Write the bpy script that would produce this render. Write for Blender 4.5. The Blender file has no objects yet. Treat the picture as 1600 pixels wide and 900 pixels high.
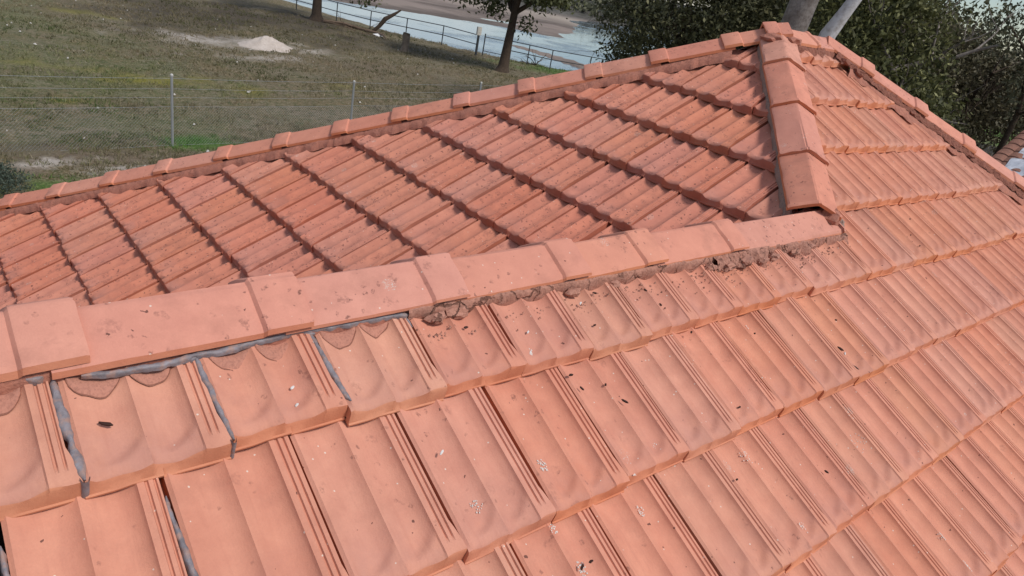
import bpy, bmesh, math, random
import numpy as np
from mathutils import Vector, Matrix, noise
random.seed(7); rng = np.random.default_rng(7)
scene = bpy.context.scene
COL = scene.collection

# ------------------------------------------------------------------ camera
HA = 5.2                                   # height of the roof apex above the ground
CAMP = Vector((-3.7652, -2.2458, HA + 0.1035))
R = Matrix(((0.76203, -0.62341, 0.17513), (0.13113, 0.41342, 0.90105), (0.63412, 0.66366, -0.39679)))
FOC = 1127.2
cam = bpy.data.cameras.new('camera'); cam_o = bpy.data.objects.new('camera', cam); COL.objects.link(cam_o)
M4 = Matrix((R[0], R[1], -R[2])).transposed().to_4x4(); M4.translation = CAMP
cam_o.matrix_world = M4
cam.sensor_width = 36; cam.lens = 36 * FOC / 1600; cam.clip_start = 0.05; cam.clip_end = 3000
scene.camera = cam_o
def to_px(X):
    d = R @ (Vector(X) - CAMP)
    if d[2] < 0.1: return None
    return 800 + FOC * d[0] / d[2], 450 - FOC * d[1] / d[2]

# ------------------------------------------------------------------ light
SUN_EL, SUN_AZ = math.radians(50), math.radians(-70)      # azimuth measured from +x towards +y
w = bpy.data.worlds.new('World'); scene.world = w; w.use_nodes = True
nt = w.node_tree; nt.nodes.clear()
def wn(t, **k):
    n = nt.nodes.new(t)
    for a, b in k.items(): setattr(n, a, b)
    return n
sky = wn('ShaderNodeTexSky', sky_type='NISHITA', sun_disc=False, sun_elevation=SUN_EL, sun_rotation=math.pi / 2 - SUN_AZ, air_density=1.0, dust_density=.5, ozone_density=2.0)
tc = wn('ShaderNodeTexCoord'); mp = wn('ShaderNodeMapping'); mp.inputs['Scale'].default_value = (1, 1, 2.6)
cl = wn('ShaderNodeTexNoise'); cl.inputs['Scale'].default_value = 2.2; cl.inputs['Detail'].default_value = 9; cl.inputs['Roughness'].default_value = .6
cr = wn('ShaderNodeValToRGB'); cr.color_ramp.elements[0].position = .46; cr.color_ramp.elements[1].position = .78
mx = wn('ShaderNodeMix', data_type='RGBA'); mx.inputs[7].default_value = (11.5, 11.0, 10.8, 1)
bg = wn('ShaderNodeBackground'); bg.inputs['Strength'].default_value = .092
out = wn('ShaderNodeOutputWorld')
L = nt.links.new
L(tc.outputs['Generated'], mp.inputs[0]); L(mp.outputs[0], cl.inputs[0]); L(cl.outputs[0], cr.inputs[0]); L(cr.outputs[0], mx.inputs[0])
L(sky.outputs[0], mx.inputs[6]); L(mx.outputs[2], bg.inputs[0]); L(bg.outputs[0], out.inputs[0])
sun = bpy.data.lights.new('sun', 'SUN'); sun.energy = 2.75; sun.angle = math.radians(12); sun.color = (1, .93, .85)
so = bpy.data.objects.new('sun', sun); COL.objects.link(so)
sd = Vector((math.cos(SUN_EL) * math.cos(SUN_AZ), math.cos(SUN_EL) * math.sin(SUN_AZ), math.sin(SUN_EL)))
so.rotation_euler = sd.to_track_quat('Z', 'Y').to_euler()
scene.view_settings.view_transform = 'Standard'; scene.view_settings.look = 'None'
scene.view_settings.exposure = 0.17; scene.view_settings.gamma = 1

# ------------------------------------------------------------------ materials
class NB:
    def __init__(s, name, rough=.8):
        s.m = bpy.data.materials.new(name); s.m.use_nodes = True; s.t = s.m.node_tree
        s.b = s.t.nodes['Principled BSDF']; s.b.inputs['Roughness'].default_value = rough
        s.b.inputs['Specular IOR Level'].default_value = .25
    def n(s, t, inp=None, **k):
        x = s.t.nodes.new(t)
        for a, b in k.items(): setattr(x, a, b)
        for a, b in (inp or {}).items():
            if isinstance(b, bpy.types.NodeSocket): s.t.links.new(b, x.inputs[a])
            else: x.inputs[a].default_value = b
        return x
    def l(s, a, b): s.t.links.new(a, b)
    def math(s, op, a, b=None, c=None, clamp=False):
        d = {0: a}
        if b is not None: d[1] = b
        if c is not None: d[2] = c
        return s.n('ShaderNodeMath', d, operation=op, use_clamp=clamp).outputs[0]
    def mix(s, f, a, b): return s.n('ShaderNodeMix', {0: f, 6: a, 7: b}, data_type='RGBA').outputs[2]
    def noise(s, vec, scale, detail=4, rough=.55): return s.n('ShaderNodeTexNoise', {'Vector': vec, 'Scale': scale, 'Detail': detail, 'Roughness': rough}).outputs[0]
    def ramp(s, f, a, b, lo=(0, 0, 0, 1), hi=(1, 1, 1, 1)):
        r = s.n('ShaderNodeValToRGB', {0: f}); e = r.color_ramp.elements
        e[0].position = a; e[1].position = b; e[0].color = lo; e[1].color = hi
        return r.outputs[0]
    def color(s, c): s.l(c, s.b.inputs['Base Color'])
    def bump(s, h, dist, strength=1):
        b = s.n('ShaderNodeBump', {'Height': h, 'Distance': dist, 'Strength': strength}); s.l(b.outputs[0], s.b.inputs['Normal'])
    def world(s): return s.n('ShaderNodeNewGeometry').outputs['Position']

W_ = 0.22638
def terracotta(name, base, base2, spot_amt, fresh=False, stains=.5, tile=False):
    m = NB(name, .82); P = m.world(); oi = m.n('ShaderNodeObjectInfo').outputs['Random']
    big = m.noise(P, 2.3, 3); mid = m.noise(P, 16, 5, .6); fine = m.noise(P, 260, 3, .6)
    c = m.mix(m.ramp(mid, .3, .7), base, base2)
    c = m.mix(m.math('MULTIPLY', m.ramp(big, .35, .7), .35), c, (base2[0] * .86, base2[1] * .86, base2[2] * .9, 1))
    # one tile is a little redder or paler than the next
    hs = m.n('ShaderNodeHueSaturation', {'Hue': m.math('ADD', .497, m.math('MULTIPLY', oi, .006)), 'Saturation': m.math('ADD', .95, m.math('MULTIPLY', m.math('FRACT', m.math('MULTIPLY', oi, 7.3)), .12)), 'Value': m.math('ADD', .94, m.math('MULTIPLY', m.math('FRACT', m.math('MULTIPLY', oi, 3.7)), .08)), 'Color': c})
    c = hs.outputs[0]
    c = m.mix(m.math('MULTIPLY', m.ramp(fine, .35, .7), .16), c, (base[0] * .62, base[1] * .6, base[2] * .6, 1))
    if not fresh:
        # large soft dirt stains
        st = m.ramp(m.noise(P, 7.5, 6, .65), .52, .72)
        c = m.mix(m.math('MULTIPLY', st, stains * .5), c, (.26, .115, .085, 1))
        if tile:      # grime left where water leaves the troughs, above the butt
            oc = m.n('ShaderNodeSeparateXYZ', {0: m.n('ShaderNodeTexCoord').outputs['Object']}).outputs
            gr = m.math('MULTIPLY', m.ramp(oc[1], .03, .15, (1, 1, 1, 1), (0, 0, 0, 1)), m.ramp(m.noise(P, 11, 5, .65), .35, .62))
            xm = m.math('LESS_THAN', oc[0], .80 * W_)
            c = m.mix(m.math('MULTIPLY', m.math('MULTIPLY', gr, xm), .5), c, (.44, .215, .175, 1))
            streak = m.noise(m.n('ShaderNodeMapping', {0: m.n('ShaderNodeTexCoord').outputs['Object'], 1: m.n('ShaderNodeCombineXYZ', {0: m.math('MULTIPLY', oi, 40)}).outputs[0], 3: (70, 7, 1)}).outputs[0], 1, 5, .6)
            c = m.mix(m.math('MULTIPLY', m.ramp(streak, .5, .72), .3), c, (base2[0] * .75, base2[1] * .72, base2[2] * .75, 1))
        # lichen rosettes: irregular rings and blots
        warp = m.n('ShaderNodeVectorMath', {0: P, 1: m.n('ShaderNodeVectorMath', {0: m.n('ShaderNodeTexNoise', {'Vector': P, 'Scale': 60, 'Detail': 3}).outputs[1], 3: .022}, operation='SCALE').outputs[0]}, operation='ADD').outputs[0]
        for sc, thr, rad, amt, col in ((12, .4, .30, .38, (.20, .085, .07, 1)), (22, .5, .33, .42, (.17, .075, .06, 1)), (47, .62, .3, .75, (.16, .07, .055, 1))):
            v = m.n('ShaderNodeTexVoronoi', {'Vector': warp, 'Scale': sc, 'Randomness': 1})
            gate = m.math('GREATER_THAN', m.n('ShaderNodeSeparateColor', {0: v.outputs['Color']}).outputs[0], 1 - spot_amt * thr)
            clump = m.ramp(m.noise(P, 3.1, 2), .52 - .2 * spot_amt, .68 - .2 * spot_amt)
            disk = m.ramp(v.outputs['Distance'], rad * .75, rad, (1, 1, 1, 1), (0, 0, 0, 1))
            brk = m.ramp(m.noise(P, 120, 4, .65), .42, .62)
            f = m.math('MULTIPLY', m.math('MULTIPLY', m.math('MULTIPLY', gate, disk), m.math('MULTIPLY', clump, brk)), amt * (.7 + .75 * spot_amt))
            c = m.mix(f, c, col)
        # small black specks
        v = m.n('ShaderNodeTexVoronoi', {'Vector': warp, 'Scale': 75}); cs = m.n('ShaderNodeSeparateColor', {0: v.outputs['Color']})
        gate = m.math('MULTIPLY', m.math('GREATER_THAN', cs.outputs[0], .965), m.math('LESS_THAN', v.outputs['Distance'], m.math('MULTIPLY', cs.outputs[1], .27)))
        c = m.mix(m.math('MULTIPLY', gate, .8), c, (.07, .03, .025, 1))
        # pale lichen grains, some scattered singly and some in clusters
        v = m.n('ShaderNodeTexVoronoi', {'Vector': P, 'Scale': 130}); cs = m.n('ShaderNodeSeparateColor', {0: v.outputs['Color']})
        gate = m.math('MULTIPLY', m.math('GREATER_THAN', cs.outputs[0], .985), m.math('LESS_THAN', v.outputs['Distance'], .25))
        v2 = m.n('ShaderNodeTexVoronoi', {'Vector': P, 'Scale': 9.5}); c2 = m.n('ShaderNodeSeparateColor', {0: v2.outputs['Color']})
        patch = m.math('MULTIPLY', m.math('GREATER_THAN', c2.outputs[0], .9), m.math('LESS_THAN', v2.outputs['Distance'], .17))
        grain = m.math('GREATER_THAN', m.noise(P, 330, 2), .57)
        c = m.mix(m.math('MULTIPLY', m.math('MULTIPLY', patch, grain), .75), c, (.52, .47, .42, 1))
        c = m.mix(m.math('MULTIPLY', gate, .8), c, (.66, .58, .5, 1))
    m.color(c)
    h = m.math('ADD', m.math('MULTIPLY', fine, .5), m.math('MULTIPLY', mid, 1.2))
    m.bump(h, .0022, .55)
    return m.m
T_N = terracotta('terracotta_tile', (.66, .31, .212, 1), (.56, .242, .165, 1), .32, tile=True)
T_M = terracotta('lichened_terracotta_tile', (.64, .265, .178, 1), (.52, .205, .142, 1), .95, stains=1.0, tile=True)
T_F = terracotta('unweathered_terracotta_edge', (.63, .255, .145, 1), (.52, .195, .11, 1), 0, fresh=True)
T_FM = terracotta('shaded_terracotta_edge', (.46, .165, .105, 1), (.36, .125, .085, 1), 0, fresh=True)  # darker red: shade on butts turned from the sun, put into the colour
T_C = terracotta('terracotta_ridge_cap', (.66, .30, .215, 1), (.57, .25, .18, 1), .6, stains=.75)

def rough_mat(name, c1, c2, c3=None, scale=30, bump=.01, rough=.92, crack=0):
    m = NB(name, rough); P = m.world()
    a = m.noise(P, scale, 6, .65); b = m.noise(P, scale * 6, 4, .6)
    c = m.mix(m.ramp(a, .35, .65), c1, c2)
    c = m.mix(m.math('MULTIPLY', m.ramp(b, .45, .7), .55), c, c3 or tuple(x * .6 for x in c1[:3]) + (1,))
    hgt = m.math('ADD', a, m.math('MULTIPLY', b, .5))
    if crack:
        wv = m.n('ShaderNodeVectorMath', {0: P, 1: m.n('ShaderNodeVectorMath', {0: m.n('ShaderNodeTexNoise', {'Vector': P, 'Scale': 45, 'Detail': 3}).outputs[1], 3: .03}, operation='SCALE').outputs[0]}, operation='ADD').outputs[0]
        v = m.n('ShaderNodeTexVoronoi', {'Vector': wv, 'Scale': crack}, feature='DISTANCE_TO_EDGE').outputs[0]
        line = m.math('MULTIPLY', m.ramp(v, .015, .05, (1, 1, 1, 1), (0, 0, 0, 1)), m.ramp(m.noise(P, 9, 3), .42, .55))
        c = m.mix(m.math('MULTIPLY', line, .7), c, (.07, .03, .022, 1)); hgt = m.math('SUBTRACT', hgt, line)
    m.color(c); m.bump(hgt, bump, .8)
    return m.m
MORT_BR = rough_mat('brown_crumbling_mortar', (.44, .215, .158, 1), (.36, .185, .14, 1), (.19, .085, .062, 1), 22, .007, crack=15)
MORT_RED = rough_mat('red_bedding_mortar', (.43, .18, .125, 1), (.35, .155, .115, 1), (.24, .10, .07, 1), 24, .006)
MORT_PC = rough_mat('old_pointing_mortar', (.47, .215, .155, 1), (.41, .19, .14, 1), (.22, .10, .075, 1), 34, .004)
MORT_CR = rough_mat('crack_outline', (.24, .105, .075, 1), (.30, .13, .09, 1), (.12, .05, .035, 1), 60, .002)  # dark ribbon traced along the outer edge of the mortar pieces
MORT_DARK = rough_mat('dark_red_mortar', (.30, .12, .085, 1), (.24, .105, .075, 1), (.12, .05, .035, 1), 30, .012)
MORT_GREY = rough_mat('grey_mortar', (.27, .2, .17, 1), (.33, .22, .18, 1), (.16, .11, .09, 1), 30, .01)
def seal_mat():
    m = NB('grey_sealant', .6); P = m.world(); a = m.noise(P, 40, 5, .6)
    c = m.mix(m.ramp(a, .3, .7), (.12, .105, .115, 1), (.26, .24, .265, 1))
    c = m.mix(m.ramp(m.noise(P, 60, 4), .48, .66), c, (.30, .19, .16, 1)); m.color(c); m.bump(a, .006, .7)
    m.b.inputs['Specular IOR Level'].default_value = .5
    return m.m
SEAL = seal_mat()
BLACK = rough_mat('dark_underside', (.03, .02, .018, 1), (.02, .015, .012, 1))
def plain(name, col, rough=.6, metal=0, var=.25, scale=8, bump=.002):
    m = NB(name, rough); m.b.inputs['Metallic'].default_value = metal; P = m.world(); a = m.noise(P, scale, 5)
    m.color(m.mix(a, tuple(x * (1 - var) for x in col[:3]) + (1,), tuple(min(1, x * (1 + var)) for x in col[:3]) + (1,))); m.bump(m.noise(P, scale * 6), bump, .5)
    return m.m

# ------------------------------------------------------------------ mesh helpers
def mesh(name, V, F, mats, fm=None, smooth=False):
    me = bpy.data.meshes.new(name)
    if isinstance(V, np.ndarray) and isinstance(F, np.ndarray):
        nF, k = F.shape
        me.vertices.add(len(V)); me.vertices.foreach_set('co', V.astype(np.float32).ravel())
        me.loops.add(nF * k); me.loops.foreach_set('vertex_index', F.astype(np.int32).ravel())
        me.polygons.add(nF); me.polygons.foreach_set('loop_start', np.arange(nF, dtype=np.int32) * k)
        if fm is not None: me.polygons.foreach_set('material_index', np.asarray(fm, dtype=np.int32))
        me.update(calc_edges=True)
        me.polygons.foreach_set('use_smooth', np.full(nF, smooth))
    else:
        me.from_pydata([tuple(v) for v in V], [], [tuple(f) for f in F])
        if fm is not None:
            for p_, i in zip(me.polygons, fm): p_.material_index = i
        for p_ in me.polygons: p_.use_smooth = smooth
        me.update()
    for m in (mats if isinstance(mats, (list, tuple)) else [mats]): me.materials.append(m)
    return me
def link(name, me, parent=None, mw=None):
    o = bpy.data.objects.new(name, me); COL.objects.link(o)
    if parent is not None: o.parent = parent
    if mw is not None: o.matrix_basis = mw
    return o
def tag(o, label=None, cat=None, group=None, kind=None):
    for k, v in (('label', label), ('category', cat), ('group', group), ('kind', kind)):
        if v: o[k] = v
    return o
def empty(name, loc=(0, 0, 0)):
    o = bpy.data.objects.new(name, None); COL.objects.link(o); o.location = loc; o.empty_display_size = .2
    return o
class MB:
    def __init__(s): s.V = []; s.F = []
    def add(s, V, F):
        b = len(s.V); s.V += [tuple(v) for v in V]; s.F += [tuple(i + b for i in f) for f in F]
    def box(s, lo, hi):
        x0, y0, z0 = lo; x1, y1, z1 = hi
        s.add([(x0, y0, z0), (x1, y0, z0), (x1, y1, z0), (x0, y1, z0), (x0, y0, z1), (x1, y0, z1), (x1, y1, z1), (x0, y1, z1)],
              [(0, 3, 2, 1), (4, 5, 6, 7), (0, 1, 5, 4), (1, 2, 6, 5), (2, 3, 7, 6), (3, 0, 4, 7)])
    def tube(s, pts, radii, n=8, jit=0.0, cap=True):
        pts = [Vector(p) for p in pts]; rings = []
        up = Vector((.31, .17, .93)); V = []; F = []
        for i, p in enumerate(pts):
            d = (pts[min(i + 1, len(pts) - 1)] - pts[max(i - 1, 0)]).normalized()
            a = d.cross(up)
            if a.length < .15: a = d.cross(Vector((1, 0, 0)))
            a.normalize(); b = d.cross(a)
            r = radii[i] if hasattr(radii, '__len__') else radii
            for k in range(n):
                t = 2 * math.pi * k / n; rr = r * (1 + random.uniform(-jit, jit))
                V.append(p + (a * math.cos(t) + b * math.sin(t)) * rr)
        for i in range(len(pts) - 1):
            for k in range(n):
                F.append((i * n + k, i * n + (k + 1) % n, (i + 1) * n + (k + 1) % n, (i + 1) * n + k))
        if cap: F.append(tuple(range(n))); F.append(tuple(range((len(pts) - 1) * n, len(pts) * n))[::-1])
        s.add(V, F)
    def obj(s, name, mat, parent=None, smooth=False, loc=None):
        V = s.V
        if loc is not None: V = [(v[0] - loc[0], v[1] - loc[1], v[2] - loc[2]) for v in V]
        o = link(name, mesh(name, V, s.F, mat, smooth=smooth), parent)
        if loc is not None and parent is None: o.location = loc
        return o

# ------------------------------------------------------------------ roof geometry
TH = 0.53982; CT, ST, TT = math.cos(TH), math.sin(TH), math.tan(TH)
W, G = 0.22638, 0.33
SN, X0, SM, Y0 = 1.08621, -3.60187, 0.58947, 0.40589
YA = -0.953                                # the lower ridge runs along y = YA
DY, RX = 0.13, 0.65                        # back hip starts at (0,DY), right hip at (RX,0)
A0 = Vector((0, 0, HA))
def n_pt(x, s, off=0.0): return A0 + Vector((x, -s * CT - off * ST, -s * ST + off * CT))
def m_pt(y, s, off=0.0): return A0 + Vector((-s * CT - off * ST, y, -s * ST + off * CT))
FR_N = Matrix(((1, 0, 0), (0, CT, -ST), (0, ST, CT)))       # columns: across, upslope, normal
FR_M = Matrix(((0, CT, -ST), (-1, 0, 0), (0, ST, CT)))

house = empty('house', (0, 0, 0))
tag(house, 'house under a hipped orange terracotta tile roof with bedded ridge and hip caps', 'house')
def hobj(name, me, parent, mw=None): return link(name, me, parent, mw)

# deck under the tiles (also the faces the photo does not show)
EV = 4.35                                   # plan distance from the hips' origin to the eaves
def z_of(d): return HA - d * TT - .06
def deck():
    V = []; F = []
    def poly(*pts): b = len(V); V.extend(pts); F.append(tuple(range(b, b + len(pts))))
    zE = z_of(EV)
    a0, a1 = (0, .065), (RX, .065); zt = z_of(.0)
    foot = (YA, YA, z_of(-YA))
    XL = -9.5; yb = 2 * YA + EV              # wing: left end, rear eave line
    poly((0, 0, zt), (RX, 0, zt), (RX + EV, -EV, zE), (XL + 0, -EV, zE), (XL + EV + YA, YA, z_of(-YA)), foot)
    poly((0, 0, zt), foot, (-EV, yb, zE), (-EV, DY + EV, zE), (0, DY, zt))
    poly((0, DY, zt), (-EV, DY + EV, zE), (RX + EV, DY + EV, zE), (RX, DY, zt))
    poly((RX, DY, zt), (RX + EV, DY + EV, zE), (RX + EV, -EV, zE), (RX, 0, zt))
    poly((0, 0, zt), (0, DY, zt), (RX, DY, zt), (RX, 0, zt))
    poly(foot, (XL + EV + YA, YA, z_of(-YA)), (XL, yb, zE), (-EV, yb, zE))
    poly((XL, -EV, zE), (XL, yb, zE), (XL + EV + YA, YA, z_of(-YA)))
    return mesh('roof', V, F, BLACK)
roof = hobj('roof', deck(), house)

# ---- one Marseille tile: two troughs, side ribs, open joint, scalloped butt
def prof(x):
    """height of the tile face across its width (0..1), 0 = crest"""
    if x < .03: return -.003 * (1 - x / .03) - .001
    def trough(t, d):
        t = t ** 1.35
        return -d * (4 * t * (1 - t)) ** .92
    if x <= .433: return trough((x - .03) / .403, .0165)
    if x < .80: return trough((x - .433) / .367, .0185)
    return .0025
def tile_mesh(var, sharp=True):
    r = random.Random(100 + var)
    gap = (.048, .036, .056, .042)[var % 4]
    xs = [0, .015, .03, .07, .12, .18, .24, .29, .33, .365, .39, .41, .423, .433, .443, .46, .49, .503, .508, .53, .58, .63, .68, .72, .75, .775, .790,
          .800, .848, .856, .868, .876, .906, .914, .922, .930, 1 - gap]
    rib = {.856: 1, .868: 1, .914: 1, .922: 1}
    Lt = G + .055
    ys = [0, .005, .010, .016, .022, .028, .034, .040, .0455, .051, .0565, .063, .071, .10, .16, .24, .31, Lt]
    nx, ny = len(xs), len(ys); V = []; F = []; FM = []
    def base(y): return .0145 - .0345 * (y / G)
    for j, y in enumerate(ys):
        for i, x in enumerate(xs):
            # trough end closes in a round apron before the butt
            z = prof(x)
            if z < 0:
                u0, uw, dd = (.03, .403, .0165) if x <= .433 else (.433, .367, .0185)
                u = min(1, max(0, (x - u0) / uw)); yend = .000 + .048 * u ** 2.0
                f = min(1, max(0, (y - yend) / .021)); f = f * f * (3 - 2 * f)
                v = u ** .72; zb = -dd * .95 * 4 * v * (1 - v) * max(0, 1 - y / .036) ** .8
                z = min(z * (.40 + .60 * f), zb)
            if x in rib: z -= .0045 * min(1, max(0, (y - .022) / .012))
            if x > .80: z *= min(1, y / .02 + .2)
            xx = x
            if x > .94 and y < .06: xx = x + (1 - .003 - x) * (x - .94) / (1 - gap - .94 + 1e-6) * (1 - y / .06) ** .7 if False else x + (1 - .003 - x) * max(0, min(1, (x - .94) / max(.004, 1 - gap - .94))) * (1 - y / .06) ** .7
            if y == 0: z -= .0018
            V.append((xx * W, y + (.0015 * math.sin(x * 23 + var) if y == 0 else 0), base(y) + z))
    for j in range(ny - 1):
        for i in range(nx - 1):
            F.append((j * nx + i, j * nx + i + 1, (j + 1) * nx + i + 1, (j + 1) * nx + i)); FM.append(0)
    # butt face, with a lower edge that steps over the ribs of the tile below
    b0 = len(V)
    def low(x):
        if x < .22: return -.0245
        if x < .27: return -.0245 + .006 * (x - .22) / .05
        if x < .505: return -.0185
        return -.0262
    for i, x in enumerate(xs):
        V.append((V[i][0], -.0035, V[i][2] - .005))
    for i, x in enumerate(xs): V.append((V[i][0], -.0115, low(x) + .0065))
    for i, x in enumerate(xs): V.append((V[i][0], -.0150, low(x) + .0052))
    for i, x in enumerate(xs): V.append((V[i][0], -.0155, low(x) + .0006))
    for i, x in enumerate(xs):
        V.append((V[i][0], .006, low(x) - .0015))
    for k in range(5):
        for i in range(nx - 1):
            a = i if k == 0 else b0 + (k - 1) * nx + i; b = b0 + k * nx + i
            F.append((b, b + 1, a + 1, a)); FM.append(1)
    # sides
    for side in (0, nx - 1):
        s0 = len(V)
        for j in range(ny): v = V[j * nx + side]; V.append((v[0], v[1], v[2] - .030))
        q = (side, s0, b0 + 4 * nx + side, b0 + 3 * nx + side, b0 + 2 * nx + side, b0 + nx + side, b0 + side); F.append(q if side == 0 else q[::-1]); FM.append(1)
        for j in range(ny - 1):
            q = (j * nx + side, (j + 1) * nx + side, s0 + j + 1, s0 + j)
            F.append(q if side == 0 else q[::-1]); FM.append(1)
    # floor of the open joint
    s0 = len(V); xe = (1 - gap) * W
    V += [(W - .003, -.003, .004), (W + .003, -.003, .004), (W + .003, -.011, -.022), (W - .003, -.011, -.022)]
    F.append((s0, s0 + 3, s0 + 2, s0 + 1)); FM.append(1); s0 += 4
    V += [(xe - .002, .045, -.020), (W + .002, .045, -.020), (W + .002, Lt, base(Lt) - .030), (xe - .002, Lt, base(Lt) - .030)]
    F.append((s0, s0 + 1, s0 + 2, s0 + 3)); FM.append(1)
    return V, F, FM
TVAR = [tile_mesh(v) for v in range(4)]
def make_tile_mesh(v, mat):
    V, F, FM = TVAR[v]
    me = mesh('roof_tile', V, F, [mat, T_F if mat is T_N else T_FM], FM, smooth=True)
    me.set_sharp_from_angle(angle=math.radians(32))
    return me
TM_N = [make_tile_mesh(v, T_N) for v in range(4)]
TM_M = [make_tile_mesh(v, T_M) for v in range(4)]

def in_view(P, m=60):
    q = to_px(P); return q is not None and -m < q[0] < 1600 + m and -m < q[1] < 900 + m
cand = []           # (distance, plane, matrix, row, col)
rest = []
def tile_matrix(fr, org, row, rs):
    J = Matrix.Rotation(rs.gauss(0, .0055), 3, 'Z') @ Matrix.Rotation(rs.gauss(0, .006), 3, 'X') @ Matrix.Rotation(rs.gauss(0, .007), 3, 'Y')
    m = (fr @ J).to_4x4(); m.translation = org + fr @ Vector((rs.gauss(0, .0007), rs.gauss(0, .0035), rs.gauss(0, .0012)))
    return m
def region_n(x, y):
    return (x > y - .02 and y < .065 and x + y < RX + .02) if y > YA else (x + y < RX + .02)
for row in range(-3, 14):
    for j in range(-30, 48):
        s = SN + row * G; off = 0 if row % 2 else -.5
        x = X0 + (j + off) * W
        corners = [(x + a * W, -(s - b) * CT) for a in (0, .5, 1) for b in (0, G * .5, G + .05)]
        if not any(region_n(*c) for c in corners): continue
        if s > EV / CT + .2: continue
        rs = random.Random(row * 1000 + j); P = n_pt(x + W / 2, s - G / 2)
        mt = tile_matrix(FR_N, n_pt(x, s), row, rs)
        if row == 1 and j == 1: mt = mt @ Matrix.Rotation(.02, 4, 'Z')
        vis = in_view(P, 110) and s < 2.80 and not (row > -3 and row < 1 and x < YA - W)
        if s < 1.2 and x < YA - .1 and row < 1: continue
        (cand if vis else rest).append(((P - CAMP).length, 'N', mt, x, s, rs.randrange(4)))
for row in range(-2, 15):
    for j in range(-30, 30):
        s = SM + row * G; off = 0 if row % 2 == 0 else -.5
        y = Y0 - (j + off) * W              # left edge of the tile; it runs towards -y
        cs = [(-(s - b) * CT, y - a * W) for a in (0, .5, 1) for b in (0, G * .5, G + .05)]
        def ok(x_, y_): return x_ < .03 and y_ > x_ - .02 and x_ + y_ < DY + .02 and y_ > 2 * YA - x_ - .12
        if not any(ok(*c) for c in cs): continue
        if s > EV / CT + .2: continue
        rs = random.Random(row * 991 + j * 7 + 5); P = m_pt(y - W / 2, s - G / 2)
        mt = tile_matrix(FR_M, m_pt(y, s), row, rs)
        hid = False
        q = to_px(P)
        if q is not None:                   # well below the silhouette of the near ridge
            rl = 483 + (q[0] - 10) * (333 - 483) / 1140
            hid = q[1] > rl + 45
        vis = in_view(P, 70) and not hid
        (cand if vis else rest).append(((P - CAMP).length, 'M', mt, y, s, rs.randrange(4)))
cand.sort(key=lambda c: c[0])
if len(cand) > 300: rest += cand[300:]; cand = cand[:300]
def cut_mesh(me, mw, planes):
    """clip a tile mesh with vertical planes (point, outward normal), in world space"""
    bm = bmesh.new(); bm.from_mesh(me); inv = mw.inverted(); changed = False
    for co, no in planes:
        lco = inv @ Vector(co); lno = (mw.to_3x3().transposed() @ Vector(no)).normalized()
        d = [(v.co - lco).dot(lno) for v in bm.verts]
        if not d or max(d) < 0: continue
        changed = True
        bmesh.ops.bisect_plane(bm, geom=bm.verts[:] + bm.edges[:] + bm.faces[:], plane_co=lco, plane_no=lno, clear_outer=True)
    if not changed: bm.free(); return me
    if len(bm.faces) == 0: bm.free(); return None
    m2 = bpy.data.meshes.new(me.name); bm.to_mesh(m2); bm.free()
    for mm in me.materials: m2.materials.append(mm)
    m2.set_sharp_from_angle(angle=math.radians(32))
    return m2
def clip_planes(kind, x, s):
    if kind == 'N':
        pl = [((RX - .05, 0, 0), (1, 1, 0)), ((0, .05, 0), (0, 1, 0))]
        if s > SN + .1 and x < YA + W: pl.append(((0, YA + .02, 0), (0, 1, 0)))
        if s < SN + .1 or x > YA: pl.append(((.06, 0, 0), (-1, 1, 0)))
    else:
        pl = [((-.06, 0, 0), (1, -1, 0)), ((0, DY - .06, 0), (1, 1, 0)), ((YA, YA - .05, 0), (-1, -1, 0))]
    return pl
ntile = 0
for d, kind, mt, a, s, v in cand:
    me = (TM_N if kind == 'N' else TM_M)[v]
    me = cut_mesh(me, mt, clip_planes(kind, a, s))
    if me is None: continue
    hobj('roof_tile', me, roof, mt); ntile += 1
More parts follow.
